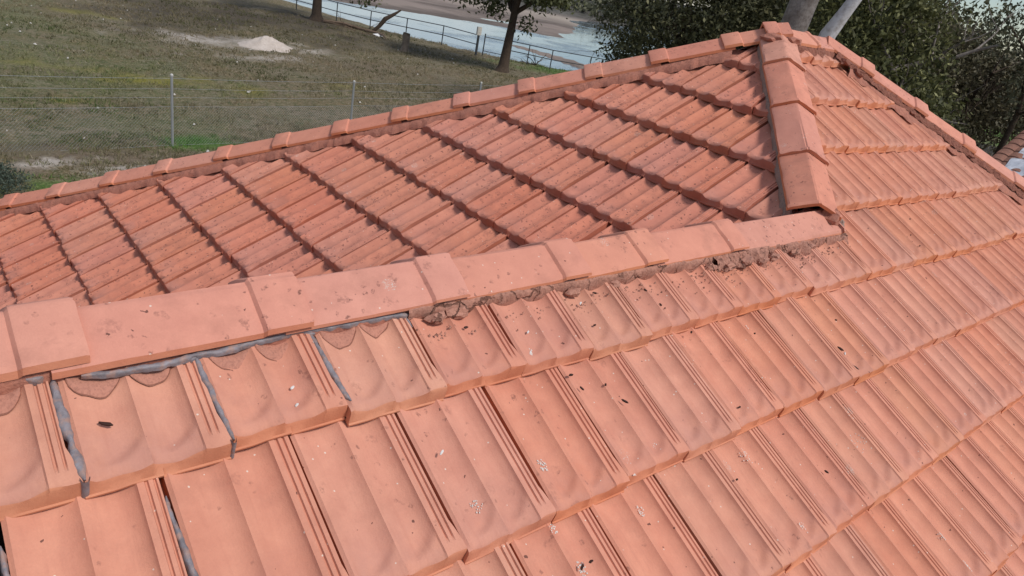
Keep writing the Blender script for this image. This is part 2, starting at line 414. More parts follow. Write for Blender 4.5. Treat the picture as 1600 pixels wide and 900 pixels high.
# the tiles nobody can see from here: simple ones joined together
def rest_mesh():
    xs = [0, .2, .36, .43, .6, .74, .79, .96]; zs = [-.002, -.013, -.012, 0, -.015, -.013, .002, .002]
    AV = []; AF = []
    V = []; F = []
    def put(mt):
        b = len(V)
        for y, zo in ((0, .0125), (G + .05, -.0225)):
            for x, z in zip(xs, zs): V.append(mt @ Vector((x * W, y, zo + z)))
        for x in xs: V.append(mt @ Vector((x * W, 0, -.024)))
        n = len(xs)
        for i in range(n - 1):
            F.append((b + i, b + i + 1, b + n + i + 1, b + n + i)); F.append((b + 2 * n + i, b + 2 * n + i + 1, b + i + 1, b + i))
    def flush(planes):
        bm = bmesh.new(); vs = [bm.verts.new(v) for v in V]
        for f in F: bm.faces.new([vs[i] for i in f])
        for co, no in planes:
            bmesh.ops.bisect_plane(bm, geom=bm.verts[:] + bm.edges[:] + bm.faces[:], plane_co=Vector(co), plane_no=Vector(no).normalized(), clear_outer=True)
        bm.verts.index_update(); b = len(AV); AV.extend([v.co.copy() for v in bm.verts])
        AF.extend([tuple(v.index + b for v in f.verts) for f in bm.faces]); bm.free(); V.clear(); F.clear()
    for c in rest:
        if c[1] == 'N': put(c[2])
    flush([((RX - .05, 0, 0), (1, 1, 0)), ((0, .05, 0), (0, 1, 0)), ((0, YA + .02, 0), (0, 1, 0))])
    for c in rest:
        if c[1] == 'M': put(c[2])
    flush([((-.06, 0, 0), (1, -1, 0)), ((0, DY - .06, 0), (1, 1, 0)), ((YA, YA - .05, 0), (-1, -1, 0))])
    D2 = EV + .1
    faces = [
        (Matrix(((-1, 0, 0), (0, -CT, ST), (0, ST, CT))), Vector((0, DY, HA)), lambda x, y: y > DY - .1 and x > -(y - DY) - .2 and (x - RX) < (y - DY) + .2,
         [((0, DY + .03, 0), (0, -1, 0)), ((-.06 + .12, DY, 0), (-1, -1, 0)), ((RX - .06, DY, 0), (1, -1, 0))]),
        (Matrix(((0, -CT, ST), (1, 0, 0), (0, ST, CT))), Vector((RX, 0, HA)), lambda x, y: x > RX - .1 and y < DY + (x - RX) + .2 and y > -(x - RX) - .2,
         [((RX + .06, DY, 0), (-1, 1, 0)), ((RX + .06, 0, 0), (-1, -1, 0))]),
        (Matrix(((-1, 0, 0), (0, -CT, ST), (0, ST, CT))), Vector((0, 2 * YA, HA)), lambda x, y: y > YA - .1 and y < 2 * YA - x + .1 and x > -9.5 + (EV - (y - 2 * YA)) - .2 and y < 2 * YA + EV,
         [((0, YA + .04, 0), (0, -1, 0)), ((YA, YA - .02, 0), (1, 1, 0)), ((-9.5 + EV, 2 * YA + .05, 0), (-1, -1, 0))]),
        (Matrix(((0, CT, -ST), (-1, 0, 0), (0, ST, CT))), Vector((-9.5 + EV, 0, HA)), lambda x, y: x > -9.7 and x < -9.5 + EV + YA + .1 and abs(y - YA) < (-9.5 + EV + YA - x) + .25,
         [((-9.5 + EV + YA, YA - .05, 0), (1, 1, 0)), ((-9.5 + EV + YA, YA + .05, 0), (1, -1, 0))])]
    for fr, o, test, pls in faces:
        u = fr.col[0]; up = fr.col[1]
        for row in range(0, 17):
            for j in range(-60, 60):
                P = o + u * ((j + .5 * (row % 2)) * W) - up * (row * G)
                c = P + u * (W / 2) + up * (G / 2)
                if row * G * CT > EV + .1 or not test(c.x, c.y): continue
                m4 = fr.to_4x4(); m4.translation = P; put(m4)
        flush(pls)
    return mesh('roof_tile', AV, AF, T_N)
tag(hobj('roof_tile', rest_mesh(), roof), kind='stuff')

# ---- ridge and hip caps
def cap_mesh(Lc, Wd=.104, he=.0, top=.052, collar=.095, seed=0, flat=.10, th=.015):
    """angular cap along +X from x=0 (head) to x=Lc (tail, with its raised collar)"""
    r = random.Random(seed)
    pr = []
    for y in (-1, -.93, -.6, -.3, -flat, -flat * .45, 0, flat * .45, flat, .3, .6, .93, 1):
        a = abs(y); z = top * (1 - a) if a > flat else top * (1 - flat) + top * flat * .55 * (1 - (a / flat) ** 2)
        pr.append((y * Wd, z - (.004 if a > .98 else 0)))
    n = len(pr); V = []; F = []; FM = []
    st = [(t_ * (Lc - collar - .006), 0) for t_ in (0, .12, .22, .33, .42, .54, .63, .75, .86, 1)] + [ (Lc - collar, .85), (Lc - collar + .005, 1), (Lc - .006, 1), (Lc, .75)]
    wob = [r.uniform(-.0022, .0022) for _ in range(n)]
    for x, c in st:
        for k, (y, z) in enumerate(pr):
            V.append((x + (r.uniform(-.0015, .0015) if x in (0, Lc) else 0), y * (1 + .07 * c) * (1 + (r.uniform(-.018, .012) if k in (0, 1, n - 2, n - 1) else 0)), z + he + .0085 * c + wob[k] * (x / Lc) + .010 * x / Lc))
    m = len(st)
    for i in range(m - 1):
        for k in range(n - 1):
            F.append((i * n + k, (i + 1) * n + k, (i + 1) * n + k + 1, i * n + k + 1)); FM.append(0)
    b = len(V)
    for x, c in st:
        for k, (y, z) in enumerate(pr): V.append((x, y * (1 + .07 * c), z + he + .0085 * c - th + .010 * x / Lc))
    for k in range(n - 1):
        F.append((k, k + 1, b + k + 1, b + k)); FM.append(1)
        e = (m - 1) * n
        F.append((e + k + 1, e + k, b + e + k, b + e + k + 1)); FM.append(1)
    for i in range(m - 1):
        for k in range(n - 1): F.append((b + i * n + k, b + i * n + k + 1, b + (i + 1) * n + k + 1, b + (i + 1) * n + k)); FM.append(1)
        for k in (0, n - 1): F.append((i * n + k, (i + 1) * n + k, b + (i + 1) * n + k, b + i * n + k)); FM.append(1)
    bm = bmesh.new(); me = mesh('ridge_cap', V, F, [T_C, T_F], FM, smooth=True)
    bm.from_mesh(me); bmesh.ops.recalc_face_normals(bm, faces=bm.faces); bm.to_mesh(me); bm.free()
    me.set_sharp_from_angle(angle=math.radians(24))
    return me
def cap_frame(P_tail, direction, Lc, rs, lift=0):
    X = direction.normalized(); Yv = Vector((0, 0, 1)).cross(X).normalized(); Z = X.cross(Yv)
    m = Matrix((X, Yv, Z)).transposed()
    m = m @ Matrix.Rotation(rs.gauss(0, .006), 3, 'Z') @ Matrix.Rotation(rs.gauss(0, .010), 3, 'X')
    m4 = m.to_4x4(); m4.translation = P_tail - X * Lc + Z * lift + Yv * rs.gauss(0, .0015)
    return m4
cseed = [0]
def place_cap(tail, direction, spacing, collar=.095, he=.008, top=.050, over=.055, Wd=.104, lift=0, th=.015):
    cseed[0] += 1; rs = random.Random(cseed[0]); Lc = spacing + over
    return hobj('ridge_cap', cap_mesh(Lc, Wd, he, top, collar, cseed[0], th=th), roof, cap_frame(Vector(tail), Vector(direction), Lc, rs, lift))
# lower ridge, tails towards +x
xa = [-4.32, -3.93, -3.555, -3.158, -2.765, -2.352, -2.018, -1.575, -.86]
zA = HA + YA * TT - .013; YC = -.958
for a, b in zip(xa[:-1], xa[1:]):
    last = b > -1
    place_cap((b if not last else -.875, YC, zA - .032 - (.006 if last else 0)), (1, 0, 0), b - a, he=.004, top=.057, Wd=.100, collar=.095 if not last else .001, th=.008 if b > -3 else .013)
for x_ in np.arange(-4.72, -5.9, -.39):
    place_cap((x_, YC, zA - .032), (1, 0, 0), .39, he=.004, top=.057, Wd=.100)
HL = math.sqrt(2 + TT * TT)
def hip(org, dv, a): return A0 + Vector((org[0] + dv[0] * a, org[1] + dv[1] * a, -TT * a))
# left hip: broad caps with plain thick ends
ab = [-.06, .179, .448, .712, .955]
for a, b in zip(ab[:-1], ab[1:]):
    place_cap(hip((0, 0), (-1, -1), b) + Vector((0, 0, -.005)), (-1, -1, -TT), (b - a) * HL, collar=.02, over=.03, he=.004, top=.050)
# back hip down to the left
ad = [.0, .13, .392, .632, .887, 1.141, 1.39, 1.64, 1.895, 2.157, 2.432, 2.686, 2.946, 3.189, 3.44, 3.69, 3.94, 4.2]
for a, b in zip(ad[:-1], ad[1:]):
    place_cap(hip((0, DY), (-1, 1), b) + Vector((0, 0, -.003)), (-1, 1, -TT), (b - a) * HL, he=.004, top=.050)
# right hip
ac = [-.03, .155, .428, .680, .952, 1.21, 1.47, 1.73, 1.99, 2.25]
for a, b in zip(ac[:-1], ac[1:]):
    place_cap(hip((RX, 0), (1, -1), b) + Vector((0, 0, -.003)), (1, -1, -TT), (b - a) * HL, he=.004, top=.050)
# the short top ridge: a mitred pair of caps over the head of the left hip
place_cap((.005, .115, HA + .020), (-1, 1, -.45), .135, collar=.07, he=.004, top=.052, over=.0)
place_cap((.36, .060, HA + .012), (1, -.03, -.04), .31, collar=.02, he=.004, top=.055, over=.0)
place_cap((.62, .060, HA + .006), (1, -.05, -.04), .28, collar=.02, he=.004, top=.052, over=.02)

# ---- bedding mortar under the caps
def strip(name, pts, outw, upv, mat, wid=.05, drop=.03, tuck=.02, rough=.004, edge=.5, seed=1, step=.006, nt_=9, lift=.02, chunk=25):
    """a ragged sloping band: pts = line of the cap's edge, outw = direction away from the cap on the tiles"""
    V = []; F = []; off = Vector((seed * 13.7, 0, 0))
    P = [Vector(p) for p in pts]; segs = []
    for a, b in zip(P[:-1], P[1:]):
        k = max(1, int((b - a).length / step)); segs += [a.lerp(b, i / k) for i in range(k)]
    segs.append(P[-1]); outw = Vector(outw).normalized(); upv = Vector(upv).normalized()
    for p in segs:
        e = wid * (1 + edge * (noise.noise(p * 9 + off) + .6 * noise.noise(p * chunk + off)))
        for k in range(nt_):
            t = k / (nt_ - 1)
            o = -tuck + (tuck + e) * t
            h = lift * (1 - t ** 2.2) - drop * t ** 3
            n3 = noise.fractal(p * 42 + outw * (o * 42) + off, .8, 2, 4)
            n1 = noise.noise(p * 14 + outw * (o * 20) + off)
            fl = min(1, t * 3)
            V.append(p + outw * (o + rough * .6 * n1 * fl) + upv * (h + (rough * n3 + rough * .8 * n1) * fl * (1 - .5 * t)))
    n = nt_
    for i in range(len(segs) - 1):
        for k in range(n - 1): F.append((i * n + k, i * n + k + 1, (i + 1) * n + k + 1, (i + 1) * n + k))
    bm = bmesh.new(); me = mesh(name, V, F, mat, smooth=False); bm.from_mesh(me); bmesh.ops.recalc_face_normals(bm, faces=bm.faces)
    s = sum(f.normal.dot(upv) for f in bm.faces)
    if s < 0: bmesh.ops.reverse_faces(bm, faces=bm.faces)
    bm.to_mesh(me); bm.free()
    return hobj(name, me, roof)
nN = Vector((0, -ST, CT)); dN = Vector((0, -CT, -ST)); nM = Vector((-ST, 0, CT)); dM = Vector((-CT, 0, -ST))
# under the lower ridge: brown crumbling bed on the right, reddish thin bed on the left
strip('ridge_mortar', [n_pt(-2.93, 1.232, .016), n_pt(-2.2, 1.232, .015), n_pt(-1.75, 1.232, .014)], dN, nN, MORT_BR, wid=.014, drop=.044, lift=.0, tuck=.012, nt_=14, rough=.0055, edge=.8, seed=1, step=.004)
strip('ridge_mortar', [n_pt(-1.77, 1.231, .014), n_pt(-1.3, 1.229, .010), n_pt(-.84, 1.226, .006)], dN, nN, MORT_BR, wid=.036, drop=.044, lift=.0, tuck=.010, nt_=20, rough=.013, edge=.9, seed=2, step=.004)
strip('ridge_mortar', [n_pt(-4.2, 1.222, .010), n_pt(-2.9, 1.222, .010)], dN, nN, MORT_RED, wid=.014, drop=.036, lift=.0, tuck=.012, rough=.003, edge=.3, seed=3)
strip('ridge_mortar', [A0 + Vector((x, YA + .085, YA * TT - .065)) for x in (-5.8, -1.0)], (0, 1, -.6), (0, .5, 1), MORT_GREY, wid=.03, drop=.03, lift=.01, rough=.004, seed=4, step=.03)
def hip_edge(org, dv, side, a, wp=.100, he=-.020):
    p = hip(org, dv, a); return p + Vector((side[0], side[1], 0)).normalized() * wp + Vector((0, 0, he))
# back hip, side facing the camera (on the M plane)
ho = (dM + Vector((0, -1, 0)) * .55); ho = ho - nM * ho.dot(nM)
strip('hip_mortar', [hip_edge((0, DY), (-1, 1), (-1, -1), a) for a in (.10, 1, 2, 3, 4.1)], ho, nM, MORT_RED, tuck=.012, wid=.046, drop=.030, lift=.004, rough=.0045, edge=.38, seed=5, step=.012)
strip('hip_mortar', [hip_edge((0, DY), (-1, 1), (1, 1), a) for a in (.10, 4.1)], (.5, 1, -.6), (0, .5, 1), MORT_RED, tuck=.012, wid=.04, drop=.03, lift=.004, rough=.004, seed=6, step=.03)
# left hip: grey pointing on the M side, thin dark bed on the N side
hb = Vector((-1, 1, 0)); hb = hb - nM * hb.dot(nM)
strip('hip_mortar', [hip_edge((0, 0), (-1, -1), (-1, 1), a) for a in (.0, .5, .93)], hb, nM, MORT_GREY, tuck=.012, wid=.017, drop=.030, lift=.000, rough=.005, edge=.5, seed=7)
hc = Vector((1, -1, 0)); hc = hc - nN * hc.dot(nN)
strip('hip_mortar', [hip_edge((0, 0), (-1, -1), (1, -1), a) for a in (.0, .5, .93)], hc, nN, MORT_DARK, tuck=.012, wid=.004, drop=.028, lift=.000, rough=.004, edge=.8, seed=8)
# right hip: wide dark torn bed on the N side
hd = Vector((-1, -1, 0)); hd = hd - nN * hd.dot(nN)
strip('hip_mortar', [hip_edge((RX, 0), (1, -1), (-1, -1), a, .098, -.016) for a in (-.02, .5, 1, 2.1)], hd, nN, MORT_DARK, wid=.040, drop=.008, lift=.012, tuck=.012, rough=.012, edge=.8, seed=9, step=.007, nt_=12)
strip('hip_mortar', [hip_edge((RX, 0), (1, -1), (-1, -1), a, .100, -.030) for a in (.05, .5, 1, 2.1)], hd, nN, MORT_RED, wid=.085, drop=.020, lift=.002, tuck=.004, rough=.005, edge=.5, seed=10, step=.009, nt_=12)
strip('ridge_mortar', [A0 + Vector((x, -.035, .004 - .012 * (x > .5))) for x in (.10, .4, .62)], dN, nN, MORT_DARK, wid=.035, drop=.03, lift=.006, rough=.009, edge=.8, seed=11, step=.008)

# lumps of broken mortar
def lump(P, r, mat, name='mortar_lump', seed=0, sq=(1, 1, .7), parent=roof):
    bm = bmesh.new(); bmesh.ops.create_icosphere(bm, subdivisions=2, radius=1)
    for v in bm.verts:
        k = 1 + .6 * noise.noise(v.co * 1.6 + Vector((seed * 3.1, 0, 0))) + .5 * noise.noise(v.co * 4 + Vector((seed, 2, 0)))
        v.co = Vector((v.co.x * sq[0], v.co.y * sq[1], v.co.z * sq[2])) * (r * k)
    me = bpy.data.meshes.new(name); bm.to_mesh(me); bm.free(); me.materials.append(mat)
    o = hobj(name, me, parent, Matrix.Translation(P)); return o
lump(A0 + Vector((-.055, .015, .018)), .05, MORT_RED, seed=12, sq=(.9, 1.2, .5)); lump(A0 + Vector((.06, -.03, .022)), .05, MORT_RED, seed=14, sq=(1.3, .8, .5))
# plug at the foot of the left hip, resting on the end of the ridge
foot = hip((0, 0), (-1, -1), .955)
lump(foot + Vector((.065, -.035, .000)), .052, MORT_RED, seed=3, sq=(1.0, .8, .75))
lump(foot + Vector((.10, -.06, -.022)), .03, MORT_GREY, seed=5)
lump(foot + Vector((-.05, .085, -.022)), .026, MORT_GREY, seed=6, sq=(.7, .7, 1.3))
lump(foot + Vector((.01, .03, -.02)), .05, MORT_DARK, seed=8)
for x, s, r_, i in ((-2.86, 1.25, .018, 0), (-2.80, 1.247, .021, 1), (-2.42, 1.25, .018, 2), (-2.25, 1.248, .015, 3), (-1.80, 1.256, .020, 4), (-1.70, 1.262, .020, 5), (-1.60, 1.262, .026, 6), (-1.50, 1.268, .020, 7), (-1.42, 1.262, .02, 8), (-1.27, 1.258, .02, 9), (-1.14, 1.25, .016, 10)):
    lump(n_pt(x, s, .000), r_, MORT_BR, seed=20 + i, sq=(1.5, .7, .7))
for a, r_, i in ((.02, .032, 0), (.09, .034, 1), (.36, .024, 3), (.66, .02, 5)):
    lump(hip_edge((RX, 0), (1, -1), (-1, -1), a, .122, -.03), r_, MORT_DARK, seed=40 + i, sq=(1.1, 1, .6))
# crumbs scattered on the tiles below the ridge (stuff)
def crumbs():
    V = []; F = []
    for i in range(330):
        x = random.uniform(-2.95, -.85) if i % 3 else random.uniform(-1.9, -1.1)
        s = 1.265 + abs(random.gauss(0, .03)); r = random.uniform(.0012, .0042)
        P = n_pt(x, s, -.002); b = len(V)
        for k in range(4):
            a = k * 1.57 + random.random(); V.append(P + Vector((math.cos(a) * r * 1.3, math.sin(a) * r, -.002)))
        V.append(P + Vector((0, 0, r * 1.1))); F += [(b + k, b + (k + 1) % 4, b + 4) for k in range(4)]
    return mesh('mortar_crumb', V, F, MORT_BR)
tag(hobj('mortar_crumb', crumbs(), roof), kind='stuff')

# old flush mortar pieces filling the trough heads at the left of the ridge
def trough_piece(x0, x1, s0, depth, mat, seed):
    V = []; F = []; n = 16; m = 5
    for i in range(n + 1):
        t = i / n; x = x0 + (x1 - x0) * t
        arc = depth * math.sin(math.pi * min(1, max(0, t))) ** .38 * (1 + .14 * noise.noise(Vector((x * 40, seed, 0))))
        for k in range(m + 1):
            q = k / m; s = s0 + arc * q
            y = SN + G - s; f = ((x - X0) / W) % 1
            z = .0145 - .0345 * y / G + prof(f) * .9 + .0045
            V.append(n_pt(x, s, z + .0012 * noise.noise(Vector((x * 60, s * 60, seed))) - (.006 if k == m else 0)))
    for i in range(n):
        for k in range(m): F.append((i * (m + 1) + k, i * (m + 1) + k + 1, (i + 1) * (m + 1) + k + 1, (i + 1) * (m + 1) + k))
    fm = [0] * len(F); b = len(V)
    for i in range(n + 1):
        t = i / n; x = x0 + (x1 - x0) * t
        arc = depth * math.sin(math.pi * min(1, max(0, t))) ** .38 * (1 + .14 * noise.noise(Vector((x * 40, seed, 0))))
        for e in (-.001, .0022 + .0015 * noise.noise(Vector((x * 90, seed, 3)))):
            s = s0 + arc + e; y = SN + G - s; f = ((x - X0) / W) % 1
            V.append(n_pt(x, s, .0145 - .0345 * y / G + prof(f) + .0012))
    for i in range(n): F.append((b + 2 * i, b + 2 * i + 1, b + 2 * i + 3, b + 2 * i + 2)); fm.append(1)
    return hobj('mortar_piece', mesh('mortar_piece', V, F, [mat, MORT_CR], fm, smooth=True), roof)
for j in range(-1, 3):
    xj = X0 + j * W
    for (f0, f1, dp) in ((.03, .43, .066), (.43, .79, .064)):
        if j == 2 and f0 > .1: dp = .055
        if j == 2 and f0 < .1: dp = .065
        trough_piece(xj + f0 * W, xj + f1 * W, 1.205, dp, MORT_PC, j * 2 + f0)

# grey sealant beads: smeared ribbons that follow the tiles
def bead(name, path, w0, seed, hgt=.0032, off=.004):
    hgt = hgt * .6
    V = []; F = []; pts = []
    for (a, b) in zip(path[:-1], path[1:]):
        k = max(2, int(math.hypot(b[0] - a[0], b[1] - a[1]) / .0035))
        pts += [(a[0] + (b[0] - a[0]) * i / k, a[1] + (b[1] - a[1]) * i / k) for i in range(k)]
    pts.append(path[-1]); n = 9
    for i, (x, s) in enumerate(pts):
        xa_, sa_ = pts[max(0, i - 1)]; xb_, sb_ = pts[min(len(pts) - 1, i + 1)]
        dx, ds = xb_ - xa_, sb_ - sa_; l = math.hypot(dx, ds) or 1; px, ps = -ds / l, dx / l
        e = min(1, min(i, len(pts) - 1 - i) / 5 + .25)
        wl = w0 * e * (1 + .6 * noise.noise(Vector((x * 30, s * 30, seed))) + .45 * noise.noise(Vector((x * 75, s * 75, seed + 5))))
        wr = w0 * e * (1 + .6 * noise.noise(Vector((x * 30, s * 30, seed + 9))) + .45 * noise.noise(Vector((x * 75, s * 75, seed + 15))))
        for k in range(n):
            t = -1 + 2 * k / (n - 1); ww = (wl if t < 0 else wr) * t
            h = hgt * (1 - abs(t) ** 1.8) * (1 + .3 * noise.noise(Vector((x * 70, s * 70, t)))) - .008 * abs(t) ** 5
            row = math.ceil((s - SN) / G - .02); yy = SN + row * G - s
            V.append(n_pt(x + px * ww, s + ps * ww, max(.0145 - .0345 * yy / G, -.016) + off + h))
    for i in range(len(pts) - 1):
        for k in range(n - 1): F.append((i * n + k, i * n + k + 1, (i + 1) * n + k + 1, (i + 1) * n + k))
    bm = bmesh.new(); me = mesh(name, V, F, SEAL, smooth=True); bm.from_mesh(me); bmesh.ops.recalc_face_normals(bm, faces=bm.faces); bm.to_mesh(me); bm.free()
    return hobj(name, me, roof)
bead('sealant_bead', [(-3.569, 1.234), (-3.536, 1.237), (-3.497, 1.239), (-3.446, 1.241), (-3.389, 1.234), (-3.332, 1.235), (-3.268, 1.227), (-3.201, 1.223), (-3.149, 1.225), (-3.046, 1.223), (-2.952, 1.226), (-2.923, 1.231)], .0068, 1, off=.008)
bead('sealant_bead', [(-3.608, 1.226), (-3.610, 1.258), (-3.609, 1.291), (-3.606, 1.349), (-3.603, 1.395), (-3.601, 1.419)], .0085, 2, off=.001)
bead('sealant_bead', [(-3.385, 1.232), (-3.383, 1.285), (-3.378, 1.339), (-3.375, 1.392), (-3.373, 1.417)], .0065, 3, off=.001)
bead('sealant_bead', [(-3.160, 1.225), (-3.155, 1.274), (-3.150, 1.326), (-3.146, 1.375), (-3.141, 1.400)], .0075, 4, off=.001)
bead('sealant_bead', [(-3.645, 1.222), (-3.628, 1.224), (-3.615, 1.216)], .012, 5, hgt=.010, off=.006)
bead('sealant_bead', [(-3.494, 1.470), (-3.497, 1.489), (-3.492, 1.551), (-3.489, 1.594), (-3.487, 1.625), (-3.486, 1.66)], .006, 6, off=.0)
bead('sealant_bead', [(-3.717, 1.472), (-3.717, 1.496), (-3.716, 1.56)], .005, 7, off=.0)
bead('sealant_bead', [(-2.934, 1.224), (-2.930, 1.262)], .004, 8, off=.001)
bead('sealant_bead', [(-3.400, 1.236), (-3.385, 1.238)], .010, 9, off=.003)
bead('sealant_bead', [(-3.175, 1.226), (-3.150, 1.232)], .010, 10, off=.003)
def butt_bead(x, s, w_, seed):
    V = []; F = []; n = 6
    for k in range(7):
        z = .019 - .045 * k / 6
        for i in range(n):
            t = -1 + 2 * i / (n - 1); V.append(n_pt(x + w_ * t * (1 + .35 * noise.noise(Vector((k, t, seed)))), s + .004 + .0115 * k / 6 + .004 * (1 - t * t) + (0 if abs(t) < .99 else -.006), z))
    for k in range(6):
        for i in range(n - 1): F.append((k * n + i, k * n + i + 1, (k + 1) * n + i + 1, (k + 1) * n + i))
    hobj('sealant_bead', mesh('sealant_bead', V, F, SEAL, smooth=True), roof)
butt_bead(-3.6005, SN + G, .0075, 1); butt_bead(-3.374, SN + G, .005, 2)

# dark droppings and flakes lying on the tiles
def dropping(x, s, l, ang, mat, r=.0028, off=-.004):
    mb = MB(); P = n_pt(x, s, off + r * .6); d = (Vector((1, 0, 0)) * math.cos(ang) - dN * math.sin(ang))
    mb.tube([P - d * l / 2, P - d * l * .2, P + d * l * .25, P + d * l / 2], [r * .5, r, r * .9, r * .35], 6, .25)
    mb.obj('dropping', mat, roof)
DROP = plain('dark_dropping', (.035, .014, .010), .7)
WHITE = plain('white_dropping', (.6, .58, .56), .8)
def unproj_n(u, v, off=-.006):
    d = R.transposed() @ Vector(((u - 800) / FOC, (450 - v) / FOC, 1)); n = nN; o = CAMP - A0
    t = (off - o.dot(n)) / d.dot(n); X = o + d * t; return X.x, -(X.y + off * ST) / CT
for u, v, l, a in ((1312, 546, .026, -.9), (1337, 577, .036, -1.0), (1305, 501, .010, -.5), (1290, 738, .014, -.9), (975, 628, .020, -.8), (908, 608, .013, -1.1), (891, 587, .014, 0), (928, 459, .014, -.3), (1008, 455, .013, -1.2),
                   (1031, 477, .010, -1.3), (1154, 637, .011, 0), (1178, 522, .009, 0), (1390, 512, .008, 0), (1250, 430, .011, 0), (1436, 385, .011, 0), (1422, 368, .010, .4), (1421, 343, .010, 0), (1252, 418, .01, 0), (1318, 432, .01, 0),
                   (922, 878, .012, 0), (908, 887, .014, .6), (727, 513, .012, 0), (165, 664, .022, -.5), (928, 509, .010, .1), (1079, 520, .010, .5), (896, 500, .010, .4), (945, 602, .008, .7), (1150, 750, .008, 0)):
    x_, s_ = unproj_n(u, v); dropping(x_, s_, l, a, DROP, r=.0026 + l * .04)
for u, v, l in ((1319, 553, .014), (906, 475, .012), (689, 708, .014), (824, 520, .01), (827, 553, .016), (456, 607, .010), (463, 634, .009)):
    x_, s_ = unproj_n(u, v); dropping(x_, s_, l, .6, WHITE, r=.0026)
# clusters of pale lichen / bird grit (tiny flakes, stuff)
def grit():
    V = []; F = []
    for u, v, n, rad in ((745, 790, 26, .013), (848, 727, 40, .014), (975, 715, 55, .018), (1027, 698, 34, .014), (1010, 793, 26, .012), (915, 885, 40, .014), (985, 750, 14, .012), (1140, 890, 50, .016), (1170, 710, 26, .02),
                         (1470, 838, 30, .014), (1508, 885, 26, .014), (1255, 825, 18, .014), (1265, 572, 18, .012), (870, 822, 20, .012), (828, 552, 30, .010), (1175, 505, 8, .006), (1345, 690, 26, .03), (1480, 610, 18, .014)):
        x0_, s0_ = unproj_n(u, v)
        for i in range(n):
            a = random.random() * 6.28; q = rad * random.random() ** .55
            x_ = x0_ + q * math.cos(a); s_ = s0_ + q * math.sin(a) * 1.2; r = random.uniform(.0007, .0021); b = len(V)
            f = ((x_ - X0) / W + (.5 if int(round((s_ - SN) / G + .5)) % 2 == 0 else 0)) % 1
            row = math.ceil((s_ - SN) / G); y = SN + row * G - s_
            z = .0145 - .0345 * y / G + prof(f) + .0012
            for k in range(5): t = k * 1.257; V.append(n_pt(x_ + r * math.cos(t) * random.uniform(.7, 1.3), s_ + r * math.sin(t), z))
            F.append(tuple(b + k for k in range(5))[::-1])
    return mesh('lichen_grit', V, F, plain('pale_lichen_grit', (.55, .5, .46), .9))
tag(hobj('lichen_grit', grit(), roof), kind='stuff')

# walls, fascia and gutters below (out of the picture but part of the house)
WALL = plain('cream_render', (.55, .48, .38), .85)
GUT = plain('gutter_paint', (.5, .45, .38), .5)
zE = z_of(EV)
for lo, hi in (((-9, -EV + .5, 0), (RX + EV - .5, -EV + .74, zE)), ((RX + EV - .74, -EV + .745, 0), (RX + EV - .5, DY + EV - .5, zE)), ((-EV + .5, DY + EV - .74, 0), (RX + EV - .745, DY + EV - .5, zE)),
               ((-EV + .5, 2 * YA + EV - .5, 0), (-EV + .74, DY + EV - .745, zE)), ((-9, 2 * YA + EV - .745, 0), (-EV + .74, 2 * YA + EV - .505, zE)), ((-9, -EV + .745, 0), (-8.76, 2 * YA + EV - .75, zE))):
    mb = MB(); mb.box(lo, hi); mb.obj('wall', WALL, house)
for lo, hi in (((-9.6, -EV - .13, zE - .10), (RX + EV + .13, -EV - .01, zE + .01)), ((RX + EV + .01, -EV, zE - .10), (RX + EV + .13, DY + EV, zE + .01)), ((-EV - .13, DY + EV + .01, zE - .10), (RX + EV + .13, DY + EV + .13, zE + .01)),
               ((-EV - .13, 2 * YA + EV + .14, zE - .10), (-EV - .01, DY + EV, zE + .01)), ((-9.6, 2 * YA + EV + .01, zE - .10), (-EV - .01, 2 * YA + EV + .13, zE + .01)), ((-9.63, -EV, zE - .10), (-9.51, 2 * YA + EV, zE + .01))):
    mb = MB(); mb.box(lo, hi); mb.obj('gutter', GUT, house)

# ------------------------------------------------------------------ ground, lake
SHORE = [(14, 90), (20, 66), (22.6, 57), (23.2, 50.8), (23.9, 47.7), (25, 44.2), (26.6, 40.2), (27.2, 37.5), (28.3, 35.8), (30.5, 34.2), (34, 31.8), (40, 29.5), (50, 29), (62, 33), (78, 44), (100, 60), (140, 80), (400, 140)]
FARE = [(8, 84), (20, 72), (31.3, 62), (35, 61.5), (39.5, 60), (39.0, 55), (43, 55.5), (47, 57), (49, 52), (54, 51), (60, 55), (68, 62), (90, 84), (130, 110)]
def pl_dist(X, Y, poly):
    best = np.full(X.shape, 1e9); sg = np.zeros(X.shape)
    for (ax, ay), (bx, by) in zip(poly[:-1], poly[1:]):
        dx, dy = bx - ax, by - ay; t = np.clip(((X - ax) * dx + (Y - ay) * dy) / (dx * dx + dy * dy), 0, 1)
        d = np.hypot(X - ax - t * dx, Y - ay - t * dy); c = dx * (Y - ay) - dy * (X - ax)
        m = d < best; best = np.where(m, d, best); sg = np.where(m, np.sign(c), sg)
    return best * sg
def fbm(X, Y, sc, seed, oct=4):
    out = np.zeros(X.shape); amp = 1; r = np.random.default_rng(seed)
    for o in range(oct):
        tb = r.standard_normal((64, 64)); x = X * sc; y = Y * sc
        xi = np.floor(x).astype(int); yi = np.floor(y).astype(int); fx = x - xi; fy = y - yi; fx = fx * fx * (3 - 2 * fx); fy = fy * fy * (3 - 2 * fy)
        g = lambda a, b: tb[a % 64, b % 64]
        out += amp * ((g(xi, yi) * (1 - fx) + g(xi + 1, yi) * fx) * (1 - fy) + (g(xi, yi + 1) * (1 - fx) + g(xi + 1, yi + 1) * fx) * fy)
        amp *= .5; sc *= 2.03
    return out
WL = -.55
